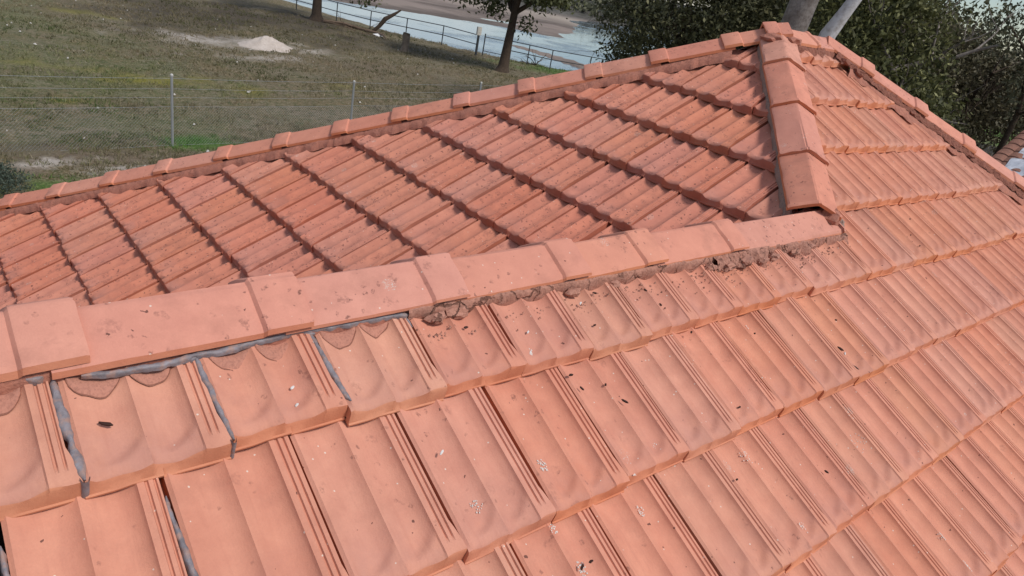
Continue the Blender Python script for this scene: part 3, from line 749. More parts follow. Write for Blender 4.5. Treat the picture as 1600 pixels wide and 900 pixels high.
def height(X, Y):
    s = pl_dist(X, Y, SHORE)          # >0 on the land side (left/near)... sign fixed below
    land = -s if pl_dist(np.array([0.]), np.array([20.]), SHORE)[0] < 0 else s
    f = pl_dist(X, Y, FARE); far = f if pl_dist(np.array([60.]), np.array([100.]), FARE)[0] > 0 else -f
    t = np.clip((land + 1.3) / 2.2, 0, 1); t = t * t * (3 - 2 * t)
    bed = -.85 + np.clip((far + 1.5) / 10, -.3, 1) * .36 + .045 * fbm(X, Y, .09, 3) * np.clip(far / 8, 0, 1) + .016 * fbm(X, Y, .5, 9)
    bank = np.clip((np.hypot(X, Y) - 138) / 45, 0, 1); bed = bed + bank * 3.2 + .5 * bank * fbm(X, Y, .05, 8)
    h = t * (0 + .05 * fbm(X, Y, .25, 1) + .018 * fbm(X, Y, 1.3, 2)) + (1 - t) * np.maximum(bed, -1.2)
    h += .25 * np.clip((land - 30) / 60, 0, 1) * 0
    return h, land, far
def ground():
    ang = np.radians(np.concatenate([np.linspace(-2, 100, 420), np.linspace(101, 357, 90)]))
    rad = np.concatenate([[0.02], np.geomspace(4.5, 420, 330), [700, 1300, 2600]])
    A, Rr = np.meshgrid(ang, rad); X = CAMP.x + Rr * np.cos(A); Y = CAMP.y + Rr * np.sin(A)
    H, land, far = height(X, Y)
    V = np.stack([X, Y, H], -1).reshape(-1, 3); na = len(ang); F = []
    i, k = np.meshgrid(np.arange(len(rad) - 1), np.arange(na), indexing='ij'); k2 = (k + 1) % na
    F = np.stack([i * na + k, (i + 1) * na + k, (i + 1) * na + k2, i * na + k2], -1).reshape(-1, 4)
    me = mesh('ground', V, F, ground_mat(), smooth=True)
    def blob(cx, cy, rx, ry, sc=1.0, seed=1, rot=0):
        c, s_ = math.cos(rot), math.sin(rot); dx = (X - cx) * c + (Y - cy) * s_; dy = -(X - cx) * s_ + (Y - cy) * c
        return np.clip(1.25 - np.hypot(dx / rx, dy / ry) + .38 * fbm(X, Y, sc, seed), 0, 1)
    white = np.maximum.reduce([blob(9.6, 32.6, 3.1, 1.5, 1.1, 4, -.2) * 1.0, blob(7.3, 34.2, 2.2, .6, 1.2, 5) * .8, blob(9.4, 29.6, 2.4, .45, 1.3, 6) * .6, blob(-1.2, 14.7, .9, .30, 2.5, 7, .3) * .85, blob(-.2, 14.3, .8, .28, 2.5, 8) * .7, blob(1.8, 14.8, .7, .15, 2.5, 9) * .5])
    green = np.maximum.reduce([blob(2.4, 16.5, 1.0, .75, 1.5, 11), blob(-1.4, 13.4, 1.6, .45, 1.5, 12) * .9, blob(30, 32.4, 4, 1.4, .8, 13) * .9, blob(70, 18, 12, 6, .3, 14), blob(26.5, 34, 2, 1.0, 1, 16) * .5, blob(1, 37, 2.2, 6, .5, 15) * .25, np.clip(blob(-1, 24, 7, 9, .5, 17) * .22, 0, .22)])
    moss = np.maximum.reduce([blob(3.2, 23.5, 1.6, 1.0, 1.2, 21), blob(5.8, 22.4, .9, 1.1, 1.2, 22) * .8, blob(1, 25, 1.4, .7, 1.3, 23) * .6, blob(10.5, 24, 1.2, 1.4, 1.2, 24) * .5, blob(4, 38, 1.6, 1.0, 1, 25) * .8, blob(0, 20.3, .6, .3, 1.8, 26) * .8]) * .9
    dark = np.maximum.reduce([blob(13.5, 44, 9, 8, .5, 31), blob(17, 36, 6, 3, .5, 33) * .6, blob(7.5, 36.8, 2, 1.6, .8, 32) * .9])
    dirt = np.maximum.reduce([blob(-.6, 15.3, 2.0, .9, 1.2, 41), blob(14, 29, 4, 2, .8, 42) * .5])
    wetmud = np.clip((-land) / 1.0, 0, 1)
    farb = np.clip((np.hypot(X, Y) - 128) / 14, 0, 1)
    sandy = np.clip(1.2 - np.abs(np.hypot(X, Y) - 124 + 3 * fbm(X, Y, .05, 55)) / 12, 0, 1) * (far > 0)
    shade = np.clip(.5 + .5 * fbm(X, Y, .12, 61), 0, 1)
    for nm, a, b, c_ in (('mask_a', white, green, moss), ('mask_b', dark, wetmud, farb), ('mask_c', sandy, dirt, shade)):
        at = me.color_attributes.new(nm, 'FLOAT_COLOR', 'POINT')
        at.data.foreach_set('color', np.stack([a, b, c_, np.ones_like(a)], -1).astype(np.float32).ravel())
    return tag(link('ground', me), kind='structure')
def ground_mat():
    m = NB('field_ground', .95); P = m.world()
    A = m.n('ShaderNodeSeparateColor', {0: m.n('ShaderNodeVertexColor', layer_name='mask_a').outputs[0]}).outputs
    B = m.n('ShaderNodeSeparateColor', {0: m.n('ShaderNodeVertexColor', layer_name='mask_b').outputs[0]}).outputs
    Cc = m.n('ShaderNodeSeparateColor', {0: m.n('ShaderNodeVertexColor', layer_name='mask_c').outputs[0]}).outputs
    n1 = m.noise(P, .55, 6, .6); n2 = m.noise(P, 4.5, 6, .7); n3 = m.noise(P, 17, 5, .65)
    c = m.mix(m.ramp(n1, .38, .62), (.18, .135, .072, 1), (.20, .165, .115, 1))
    c = m.mix(m.ramp(n2, .42, .62), c, (.072, .078, .03, 1))
    c = m.mix(m.math('MULTIPLY', m.ramp(n3, .5, .66), .75), c, (.36, .30, .22, 1))
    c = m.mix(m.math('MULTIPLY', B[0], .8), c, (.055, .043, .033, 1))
    c = m.mix(m.math('MULTIPLY', Cc[1], .75), c, m.mix(m.ramp(n2, .4, .6), (.14, .10, .075, 1), (.22, .165, .13, 1)))
    c = m.mix(m.math('MULTIPLY', A[1], .9), c, m.mix(m.ramp(n3, .35, .65), (.045, .10, .018, 1), (.12, .22, .045, 1)))
    c = m.mix(m.math('MULTIPLY', A[2], m.ramp(n3, .32, .55)), c, (.24, .22, .03, 1))
    c = m.mix(m.math('MULTIPLY', A[0], m.ramp(n2, .36, .5)), c, (.52, .47, .42, 1))
    mud = m.mix(m.ramp(m.noise(P, .07, 6, .6), .42, .6), (.27, .22, .19, 1), (.13, .105, .09, 1))
    mud = m.mix(m.math('MULTIPLY', Cc[0], .9), mud, (.36, .31, .26, 1))
    mud = m.mix(B[2], mud, m.mix(m.ramp(m.noise(P, .35, 6, .75), .4, .6), (.05, .048, .04, 1), (.13, .125, .11, 1)))
    c = m.mix(B[1], c, mud); m.color(c)
    m.bump(m.math('ADD', m.math('MULTIPLY', n3, .5), n2), .16, .8)
    return m.m
ground_o = ground()
def gz(x, y): return float(height(np.array([float(x)]), np.array([float(y)]))[0][0])

def water():
    m = NB('lake_water', .06); P = m.world(); mp_ = m.n('ShaderNodeMapping', {0: P}); mp_.inputs['Rotation'].default_value = (0, 0, .7); mp_.inputs['Scale'].default_value = (.35, 1.6, 1)
    m.b.inputs['Base Color'].default_value = (.15, .19, .235, 1); m.b.inputs['Specular IOR Level'].default_value = 1.0; m.b.inputs['IOR'].default_value = 1.6
    pat = m.ramp(m.noise(P, .11, 4), .5, .62)
    m.l(m.math('ADD', .04, m.math('MULTIPLY', pat, .10)), m.b.inputs['Roughness'])
    h = m.math('MULTIPLY', m.noise(mp_.outputs[0], 2.4, 4), m.math('ADD', .25, pat)); m.bump(h, .04, .5)
    V = [(-200, 20, WL), (500, 20, WL), (500, 420, WL), (-200, 420, WL)]
    return tag(link('lake', mesh('lake', V, [(0, 1, 2, 3)], m.m)), 'still pale lake beyond the paddock, edged by grey mud flats', kind='structure')
water()

# ------------------------------------------------------------------ vegetation
def leaf_mat(name, c1, c2, c3=None, c4=None):
    m = NB(name, .6); P = m.world(); A = m.n('ShaderNodeVertexColor', layer_name='leaf').outputs[0]
    sp = m.n('ShaderNodeSeparateColor', {0: A}).outputs
    c = m.mix(sp[0], c1, c2); c = m.mix(m.ramp(sp[1], .8, .97), c, c3 or c2)
    if c4: c = m.mix(sp[2], c, c4)
    m.color(c)
    tr = m.n('ShaderNodeBsdfTranslucent', {0: c}); ms = m.n('ShaderNodeMixShader', {0: .22}); o = m.t.nodes['Material Output']
    m.l(m.b.outputs[0], ms.inputs[1]); m.l(tr.outputs[0], ms.inputs[2]); m.l(ms.outputs[0], o.inputs[0])
    return m.m
def leaves_mesh(name, C, size, mat, tone, aspect=2.2, droop=.0):
    """one small bent leaf (a rhombus) at every row of C"""
    n = len(C); D = rng.standard_normal((n, 3)); D[:, 2] -= droop; D /= np.linalg.norm(D, axis=1)[:, None]
    E = rng.standard_normal((n, 3)); E -= (E * D).sum(1)[:, None] * D; E /= np.linalg.norm(E, axis=1)[:, None]
    s = size * rng.uniform(.6, 1.4, n)[:, None]
    V = np.stack([C - D * s * .5, C + E * s * .5 / aspect, C + D * s * .5, C - E * s * .5 / aspect], 1).reshape(-1, 3)
    F = np.arange(n * 4).reshape(n, 4); me = mesh(name, V, F, mat)
    col = np.stack([np.clip(tone, 0, 1), rng.uniform(0, 1, n), np.zeros(n), np.ones(n)], 1)
    at = me.color_attributes.new('leaf', 'FLOAT_COLOR', 'CORNER'); at.data.foreach_set('color', np.repeat(col, 4, 0).astype(np.float32).ravel())
    return me
BARK = rough_mat('dark_bark', (.085, .06, .042, 1), (.05, .037, .028, 1), (.025, .018, .014, 1), 9, .03)
GUMB = rough_mat('pale_gum_bark', (.32, .29, .27, 1), (.15, .125, .11, 1), (.07, .05, .04, 1), 2.8, .02)
def crown_points(centers, radii, n, clump=.35, sub=16):
    out = []; tone = []; vol = np.array([r[0] * r[1] for r in radii]); vol = vol / vol.sum()
    for c, r, f in zip(centers, radii, vol):
        k = max(6, int(f * n / sub)); d = rng.standard_normal((k, 3)); d /= np.linalg.norm(d, axis=1)[:, None]
        q = d * (rng.uniform(.25, 1, k) ** .45)[:, None] * np.array(r) + np.array(c)
        q += .22 * np.mean(r) * np.stack([fbm(q[:, 0] + 5 * i, q[:, 1] + q[:, 2] * .7, .9, 70 + i, 2) for i in range(3)], 1) * .5
        pts = np.repeat(q, sub, 0) + rng.standard_normal((k * sub, 3)) * clump
        t = np.repeat(rng.uniform(.1, .9, k), sub) + rng.uniform(-.25, .25, k * sub)
        out.append(pts); tone.append(t)
    return np.concatenate(out), np.concatenate(tone)
def limb(mb, P, d, L_, r, depth, rs, bend=.25, up=.1, kids=3):
    pts = [Vector(P)]; d = Vector(d).normalized(); rad = [r]
    n = 5
    for i in range(n):
        d = (d + Vector((rs.uniform(-bend, bend), rs.uniform(-bend, bend), rs.uniform(-bend, bend) + up))).normalized()
        pts.append(pts[-1] + d * L_ / n); rad.append(r * (1 - .62 * (i + 1) / n))
    mb.tube(pts, rad, 7 if r > .06 else 4, .06)
    if depth > 0:
        for k in range(kids):
            i = rs.randint(2, n); q = pts[i]
            dd = (d + Vector((rs.uniform(-1, 1), rs.uniform(-1, 1), rs.uniform(-.4, .7)))).normalized()
            limb(mb, q, dd, L_ * rs.uniform(.5, .75), rad[i] * .7, depth - 1, rs, bend, up, kids)
def tree(name, label, base, trunk_pts, trunk_r, crowns, n, size, mat, seed, cat='tree', group=None, bark=BARK, limbs=5, depth=2, limb_len=2.4, clump=.35, droop=.2, sub=16, aspect=2.2):
    rs = random.Random(seed); t = empty(name, base); tag(t, label, cat, group)
    bm_ = MB(); loc = Vector(base)
    T = [Vector(p) - loc for p in trunk_pts]
    k = len(T); bm_.tube(T, [trunk_r * (1.35 if i == 0 else 1 - .6 * i / (k - 1)) for i in range(k)], 12, .05)
    for i in range(limbs):
        q = T[rs.randint(max(1, k // 2), k - 1)]
        a = rs.random() * 6.28; limb(bm_, q, (math.cos(a), math.sin(a), rs.uniform(.1, .8)), limb_len * rs.uniform(.7, 1.2), trunk_r * .42, depth, rs)
    bm_.obj('trunk', bark, t, smooth=True)
    C, tone = crown_points([tuple(Vector(c) - loc) for c, r in crowns], [r for c, r in crowns], n, clump, sub)
    link('crown', leaves_mesh('crown', C, size, mat, tone, aspect, droop), t)
    return t
LF_DARK = leaf_mat('dark_olive_leaf', (.034, .037, .018, 1), (.11, .112, .052, 1), (.26, .25, .13, 1))
LF_BROWN = leaf_mat('brown_green_leaf', (.05, .047, .027, 1), (.14, .122, .072, 1), (.19, .17, .10, 1))
LF_MID = leaf_mat('mid_green_leaf', (.038, .044, .018, 1), (.135, .14, .052, 1), (.30, .30, .13, 1))
LF_GREY = leaf_mat('grey_green_leaf', (.05, .055, .032, 1), (.12, .125, .075, 1), (.17, .17, .10, 1))

tree('evergreen_tree', 'big dense dark green tree behind the roof, left of the pale gum trunks', (20.5, 16.2, gz(20.5, 16.2)),
     [(20.5, 16.2, -.1), (20.3, 16.2, 1.5), (20.5, 16.0, 3.2), (20.2, 16.3, 5.0)], .3,
     [((20.3, 15.6, 4.6), (3.2, 3.2, 3.0)), ((21.6, 14.0, 5.6), (3.0, 3.0, 3.2)), ((19.4, 17.3, 4.9), (2.2, 2.2, 2.8)), ((22.3, 12.4, 5.0), (2.4, 2.4, 2.8)), ((20.5, 16, 8), (3.5, 3.5, 2.4)), ((20.2, 16.4, 2.6), (2.2, 2.2, 1.4))], 50000, .17, LF_DARK, 1, clump=.26)
tree('leafy_tree', 'bushy green tree with sunlit leaves just right of the forked gum trunks', (18.5, 7.6, 0),
     [(18.5, 7.6, -.1), (18.4, 7.7, 1.6), (18.3, 7.6, 3.2), (18.5, 7.3, 4.6)], .2,
     [((18.3, 7.9, 4.6), (1.9, 1.9, 2.0)), ((18.5, 7.4, 5.6), (1.3, 1.3, 1.2)), ((17.8, 9.0, 5.4), (1.6, 1.6, 1.7)), ((18.6, 6.6, 3.4), (1.6, 1.6, 1.5)), ((19.5, 9.2, 6.6), (1.6, 1.6, 1.3))], 22000, .15, LF_MID, 2, clump=.20, bark=GUMB, limbs=8)
tree('spreading_tree', 'broad brownish-green tree with bare lower boughs against the sky at the right', (26.6, 7.4, 0),
     [(26.6, 7.4, -.1), (26.5, 7.6, 1.0), (26.2, 8.0, 1.9), (26.1, 8.3, 3.0)], .3,
     [((26.5, 9.4, 4.5), (2.4, 2.4, 1.9)), ((27.8, 6.2, 4.2), (2.3, 2.3, 1.7)), ((26.5, 10.6, 4.6), (2.6, 2.6, 2.2)), ((25.2, 8.0, 3.0), (1.6, 1.6, 1.2)), ((26.4, 9.4, 2.3), (2.2, 2.2, 1.3))], 46000, .16, LF_BROWN, 3, clump=.28, limbs=6, limb_len=2.1)
tree('backdrop_tree', 'tall dark tree behind the forked gum, its top beyond the picture', (28.5, 15.0, 0),
     [(28.5, 15, -.1), (28.4, 15, 3), (28.5, 14.8, 6)], .35,
     [((28.2, 14.4, 6.2), (3.6, 3.6, 3.4)), ((29.5, 11.8, 4.6), (3.2, 3.2, 3.4)), ((27.5, 17.5, 4.6), (2.8, 2.8, 3.2))], 34000, .22, LF_DARK, 4, clump=.32)
tree('sparse_tree', 'thin open tree with sky showing between its branches at the far right edge', (23.8, 5.3, 0),
     [(23.8, 5.3, -.1), (23.7, 5.3, 2), (23.6, 5.2, 4), (23.4, 5.4, 5.6)], .14,
     [((23.4, 5.6, 6.3), (1.5, 1.5, .8)), ((23.9, 4.9, 4.9), (1.2, 1.2, 1.0))], 2600, .15, LF_GREY, 5, clump=.22, limbs=5, limb_len=1.4, sub=10)
tree('shrubby_tree', 'low dark bushy tree beyond the right hip, under the broad brownish tree', (21.5, 6.9, 0),
     [(21.5, 6.9, -.1), (21.4, 7, .8), (21.5, 7.1, 1.6)], .14,
     [((21.5, 7.0, 2.2), (1.7, 1.7, 1.5)), ((20.8, 8.6, 2.8), (1.6, 1.6, 1.5)), ((22.4, 8.2, 3.3), (1.5, 1.5, 1.2))], 20000, .14, LF_DARK, 6, clump=.22)
for i, (x, y, h, r) in enumerate(((62, 24, 6, 5), (72, 30, 6.5, 6), (84, 20, 6, 6), (58, 33, 6, 5), (96, 34, 8, 8))):
    tree('distant_tree', 'far dark green tree glimpsed between the nearer crowns, %s' % ('behind the broad brownish tree', 'beyond the bushy green tree', 'above the green lawn at the right', 'behind the gum trunks', 'at the lake head')[i], (x, y, 0),
         [(x, y, -.2), (x, y, h * .3), (x + .3, y, h * .6)], .4, [((x, y, h * .62), (r * .8, r * .8, h * .42)), ((x + r * .5, y - r * .4, h * .5), (r * .6, r * .6, h * .35))], 7000, .42, LF_BROWN, 30 + i, group='distant trees', clump=.5, limbs=3, depth=1)

# gum with two diverging pale trunks
gum = tag(empty('gum_tree', (10.2, 5.45, 0)), 'gum tree with two diverging pale trunks just behind the roof apex', 'tree')
g0 = Vector((10.2, 5.45, 0))
mb = MB(); mb.tube([Vector(p) - g0 for p in ((10.2, 5.5, -.1), (10.17, 5.6, 2), (10.1, 5.74, 4), (10.06, 5.81, 5.2), (10.08, 5.72, 6.2), (10.2, 5.6, 8), (10.2, 5.6, 10))], [.38, .32, .29, .27, .26, .22, .18], 16, .02); mb.obj('trunk', GUMB, gum, smooth=True)
mb = MB(); mb.tube([Vector(p) - g0 for p in ((10.2, 5.55, .6), (10.3, 5.42, 2.6), (10.34, 5.33, 4.4), (10.38, 5.23, 5.25), (10.46, 5.06, 5.75), (10.6, 4.7, 6.8), (10.9, 4.1, 8.5))], [.26, .21, .18, .155, .125, .10, .08], 14, .02)
GUMW = rough_mat('white_gum_bark', (.62, .62, .64, 1), (.5, .49, .49, 1), (.22, .17, .14, 1), 1.6, .008)
mb.obj('bough', GUMW, gum, smooth=True)
C, tn = crown_points([(0, 0, 9.5), (.8, -1.2, 9), (-.5, 1.2, 10)], [(2.2, 2.2, 1.2)] * 3, 6000, .25, 12)
link('crown', leaves_mesh('crown', C, .14, LF_GREY, tn, 3.2, .6), gum)

# two trees on the paddock, by the lake
LF_GUM = leaf_mat('paddock_tree_leaf', (.045, .055, .022, 1), (.11, .12, .05, 1), (.18, .18, .09, 1))
def paddock_tree(base, r, label, crowns, n, seed, lean=(0, 0)):
    x, y = base; z = gz(x, y)
    t = tree('paddock_tree', label, (x, y, z), [(x, y, z - .1), (x + lean[0] * .1, y + lean[1] * .1, z + .35), (x + lean[0] * .3, y + lean[1] * .3, z + 1.5), (x + lean[0] * .6, y + lean[1] * .6, z + 3.2), (x + lean[0], y + lean[1], z + 6)], r,
             crowns, n, .26, LF_GUM, seed, limbs=6, limb_len=2.6, clump=.30, sub=12)
    return t
paddock_tree((23.5, 30.5), .36, 'tree with a stout leaning trunk standing alone by the lake fence gate', [((24.0, 30.6, 6.4), (3.2, 3.2, 1.6)), ((21.8, 32.2, 4.1), (1.3, 1.3, .5)), ((22.8, 31.3, 3.3), (.6, .6, .4)), ((24.9, 29.3, 4.3), (1.2, 1.2, .4)), ((24.2, 30.1, 2.6), (.35, .35, .35))], 11000, 11, (.4, .1))
paddock_tree((19.2, 45.3), .40, 'tree with a bare brown trunk beside the long fallen branch, cut by the top edge', [((19.4, 45.2, 6.2), (3.4, 3.4, 1.6)), ((21.0, 43.4, 2.6), (1.2, 1.2, .5)), ((21.5, 42.9, 2.0), (.7, .7, .4)), ((16.6, 47, 2.6), (1.0, 1.0, .5))], 5200, 12, (0, .2))
# bare twigs reaching in from the left of the big evergreen
def bare():
    t = tag(empty('bare_tree', (21.8, 19.4, 0)), 'leafless tree whose thin dark twigs hang over the lake left of the evergreen', 'tree')
    rs = random.Random(5); mb = MB(); o = Vector((21.8, 19.4, 0))
    mb.tube([(0, 0, -.6), (.0, .0, 2), (-.1, .1, 4), (-.3, .3, 5.6)], [.16, .13, .1, .07], 8, .05)
    for i in range(11):
        limb(mb, (-.1 - .1 * (i % 3), .1, 3.4 + .25 * i), (-.55 + rs.uniform(-.3, .5), .9 + rs.uniform(-.3, .2), rs.uniform(-.3, .35)), rs.uniform(1.3, 2.3), .032, 3, rs, .3, -.10, 3)
    mb.obj('trunk', BARK, t)
bare()
# grey-green bush at the lower left, by the near fence
def bush(name, label, base, rad, n, size, mat, seed):
    t = tag(empty(name, base), label, 'bush'); mb = MB(); rs = random.Random(seed)
    for i in range(6): a = i * 1.05; limb(mb, (0, 0, 0), (math.cos(a) * .5, math.sin(a) * .5, 1), rad[2] * 1.2, .02, 1, rs)
    mb.obj('stem', BARK, t); C, tn = crown_points([(0, 0, rad[2] * .8)], [rad], n, .07, 12); C[:, 2] = np.abs(C[:, 2])
    link('foliage', leaves_mesh('foliage', C, size, mat, tn), t)
bush('bush', 'low grey-green bush at the left edge, in front of the bare pale patch', (-2.75, 13.3, -.1), (1.0, .8, .28), 6500, .05, leaf_mat('blue_green_leaf', (.035, .05, .035, 1), (.10, .13, .10, 1)), 3)

# grass (stuff)
def grass():
    n = 60000; D = []; th = np.radians(rng.uniform(30, 96, n)); r = np.exp(rng.uniform(math.log(13), math.log(54), n))
    X = CAMP.x + r * np.cos(th); Y = CAMP.y + r * np.sin(th); H, land, far = height(X, Y)
    k = (land > .4) & (fbm(X, Y, .8, 77) + .5 * fbm(X, Y, 3.1, 78) > -.45) & (np.hypot(X - 9.6, (Y - 32.6) * 1.6) > 2.4); X, Y, H, r = X[k], Y[k], H[k], r[k]; n = len(X)
    B = 3; X = np.repeat(X, B) + rng.normal(0, .035, n * B); Y = np.repeat(Y, B) + rng.normal(0, .035, n * B); H = np.repeat(H, B); r = np.repeat(r, B); tone = np.repeat(fbm(X[::B], Y[::B], .35, 5) * .35 + .5, B) + rng.uniform(-.3, .3, n * B)
    a = rng.uniform(0, 6.28, n * B); l = rng.uniform(.03, .085, n * B) * (1 + r / 60); wd = .006 + r * .00028
    lean = rng.normal(0, .7, (2, n * B)) * l
    V = np.stack([np.stack([X - np.cos(a) * wd, Y - np.sin(a) * wd, H - .01], 1), np.stack([X + np.cos(a) * wd, Y + np.sin(a) * wd, H - .01], 1), np.stack([X + lean[0], Y + lean[1], H + l], 1)], 1).reshape(-1, 3)
    F = np.arange(len(V)).reshape(-1, 3)
    me = mesh('grass', V, F, leaf_mat('dry_grass_blade', (.075, .08, .03, 1), (.25, .20, .12, 1), (.36, .30, .21, 1), (.09, .21, .035, 1)))
    def gb(cx, cy, rx, ry): return np.clip(1.3 - np.hypot((X - cx) / rx, (Y - cy) / ry) + .4 * fbm(X, Y, 1.2, 88), 0, 1)
    gm = np.maximum.reduce([gb(2.4, 16.4, 1.1, .9), gb(-1.3, 13.3, 1.7, .6), gb(31, 32, 5, 2) * .7, gb(-1, 24, 6, 8) * .3, gb(5, 22.5, 3, 1.5) * .35])
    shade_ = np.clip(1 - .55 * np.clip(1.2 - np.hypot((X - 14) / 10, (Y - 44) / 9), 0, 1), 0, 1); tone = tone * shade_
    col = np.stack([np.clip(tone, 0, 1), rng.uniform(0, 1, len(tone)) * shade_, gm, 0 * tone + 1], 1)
    at = me.color_attributes.new('leaf', 'FLOAT_COLOR', 'CORNER'); at.data.foreach_set('color', np.repeat(col, 3, 0).astype(np.float32).ravel())
    tag(link('grass', me), 'short dry patchy grass over the paddock', 'grass', kind='stuff')
grass()
def scrub():
    n = 15000; th = np.radians(rng.uniform(20, 70, n)); r = rng.uniform(150, 230, n); X = CAMP.x + r * np.cos(th); Y = CAMP.y + r * np.sin(th)
    H, _, _ = height(X, Y); C = np.stack([X, Y, H + rng.uniform(0, 1.3, n)], 1)
    tag(link('scrub', leaves_mesh('scrub', C, 1.1, LF_GREY, rng.uniform(0, .8, n), 1.4)), 'grey scrub covering the far bank of the lake', 'scrub', kind='stuff')
scrub()

# ------------------------------------------------------------------ paddock things
mb = MB(); V = []; F = []; n, m_ = 40, 14; c0 = Vector((10.5, 32.2, gz(10.5, 32.2) - .02))
for i in range(m_ + 1):
    t = i / m_
    for k in range(n):
        a = 2 * math.pi * k / n; rr = (1.45 + .3 * noise.noise(Vector((math.cos(a) * 1.4, math.sin(a) * 1.4, 3)))) * t
        h = .58 * (1 - t) ** 1.25 * (1 if t > .12 else .9) + .085 * noise.fractal(Vector((math.cos(a) * rr * 4, math.sin(a) * rr * 4, 1)), 1, 2, 3) * (1 - t ** 4)
        V.append((math.cos(a) * rr, math.sin(a) * rr * .8, h if t < 1 else -.05))
for i in range(m_):
    for k in range(n): F.append((i * n + k, (i + 1) * n + k, (i + 1) * n + (k + 1) % n, i * n + (k + 1) % n))
o = link('sand_heap', mesh('sand_heap', V, F, rough_mat('pale_sand', (.56, .50, .45, 1), (.46, .40, .35, 1), (.33, .28, .24, 1), 3, .05), smooth=True)); o.location = c0
tag(o, 'small heap of pale sand on the paddock with sand spilled round it', 'sand heap')

GALV = plain('galvanised_steel', (.42, .44, .46), .4, .6, .15, 5)
DARKM = plain('dark_fence_pipe', (.06, .065, .07), .5, .3, .2, 3)
# near chain-link fence, one run
nf = tag(empty('chain_link_fence', (1.5, 15.9, 0)), 'near wire fence of thin galvanised posts across the grass behind the roof', 'fence')
fo = Vector((1.5, 15.9, 0)); fd = Vector((5.1, .70, 0)); HF = 1.7
for k in range(-2, 6):
    P = fd * k; z = gz(P.x + fo.x, P.y + fo.y)
    mb = MB(); mb.tube([P + Vector((0, 0, z - .2)), P + Vector((0, 0, z + HF - .03))], .030, 10); post = mb.obj('post', GALV, nf, smooth=False)
    mb = MB(); mb.tube([P + Vector((0, 0, z + HF - .032)), P + Vector((0, 0, z + HF)), P + Vector((0, 0, z + HF + .018))], [.036, .036, .016], 10); mb.obj('post_cap', plain('weathered_cap', (.5, .5, .48), .5), post)
for hh, rr in ((HF - .06, .0035), (HF - .30, .0028), (HF - .50, .0028), (HF - .72, .0032), (.05, .0028)):
    mb = MB(); pts = []
    for k in range(-2, 6):
        for q in range(5):
            t = k + q / 5
            if t > 5: break
            P = fd * t; pts.append(P + Vector((0, 0, hh - .02 * math.sin(math.pi * q / 5))))
    mb.tube(pts, rr, 4); mb.obj('wire', GALV, nf)
mb = MB(); ll = fd.length; u = fd / ll; cell = .075; hh = HF - .74
Vn = []; Fn = []
nx_ = int(ll * 7 / cell)
for i in range(nx_):
    for sg in (1, -1):
        a = u * (i * cell - 2 * ll) + Vector((0, 0, .04 if sg > 0 else hh)); b = a + u * (hh - .04) + Vector((0, 0, sg * (hh - .04)))
        o2 = Vector((0, .0012 * sg, 0)); wv = Vector((0, 0, .0009)); b_ = len(Vn)
        Vn += [tuple(a - wv + o2), tuple(b - wv + o2), tuple(b + wv + o2), tuple(a + wv + o2), tuple(a + o2 + u * .002 + Vector((0, -.003, 0))), tuple(b + o2 + u * .002 + Vector((0, -.003, 0)))]
        Fn += [(b_, b_ + 1, b_ + 5, b_ + 4), (b_ + 4, b_ + 5, b_ + 2, b_ + 3), (b_ + 3, b_ + 2, b_ + 1, b_)]
tag(link('wire_mesh', mesh('wire_mesh', Vn, Fn, GALV), nf), kind='stuff')

# pipe-rail fence along the lake
def pipe_fence(pts, label, hgt=1.2, nm='pipe_rail_fence'):
    o = Vector((pts[0][0], pts[0][1], 0)); t = tag(empty(nm, o), label, 'fence')
    tops = []
    for x, y in pts:
        z = gz(x, y); P = Vector((x, y, 0)) - o; mb = MB(); mb.tube([P + Vector((0, 0, z - .3)), P + Vector((0, 0, z + hgt))], .035, 8); mb.obj('post', DARKM, t); tops.append(P + Vector((0, 0, z)))
    for h in (hgt, hgt * .52):
        mb = MB(); mb.tube([p + Vector((0, 0, h)) for p in tops], .028, 6); mb.obj('rail', DARKM, t)
pipe_fence([(17.6, 59), (18.9, 54.7), (20.1, 50.5), (21.2, 46.4), (22.5, 44), (24.2, 42.1), (25.2, 39.2), (25.9, 36.2)], 'dark two-rail pipe fence along the lake shore, left of the gate')
pipe_fence([(27.0, 34.6), (27.9, 33.5), (29.1, 32.6), (31.2, 31.2), (33.6, 29.8), (36, 28.4), (39, 27)], 'dark two-rail pipe fence along the lake shore, right of the lone tree')
# gate between them: frame of pipes
gt = tag(empty('gate', (25.95, 36.0, 0)), 'narrow pipe gate frame in the lake fence beside the white topped post', 'gate')
zg = gz(26.2, 35.6)
for nm, pts_, r_ in (('gate_post', [(0.12, -.2, zg - .3), (0.12, -.2, zg + 1.35)], .04), ('gate_post', [(.9, -1.3, zg - .3), (.9, -1.3, zg + 1.25)], .04), ('gate_rail', [(.12, -.2, zg + 1.15), (.9, -1.3, zg + 1.15)], .022), ('gate_rail', [(.12, -.2, zg + .3), (.9, -1.3, zg + .3)], .022)):
    mb = MB(); mb.tube(pts_, r_, 8); mb.obj(nm, DARKM, gt)
wp = tag(empty('marker_post', (25.6, 35.9, 0)), 'white-topped timber post standing at the lake fence gate', 'post'); zg = gz(25.6, 35.9)
mb = MB(); mb.box((-.05, -.05, zg - .2), (.05, .05, zg + 1.25)); mb.obj('post_shaft', DARKM, wp)
mb = MB(); mb.box((-.16, -.06, zg + 1.25), (.16, .06, zg + 1.75)); mb.obj('post_top', plain('white_paint', (.55, .53, .48), .6), wp)
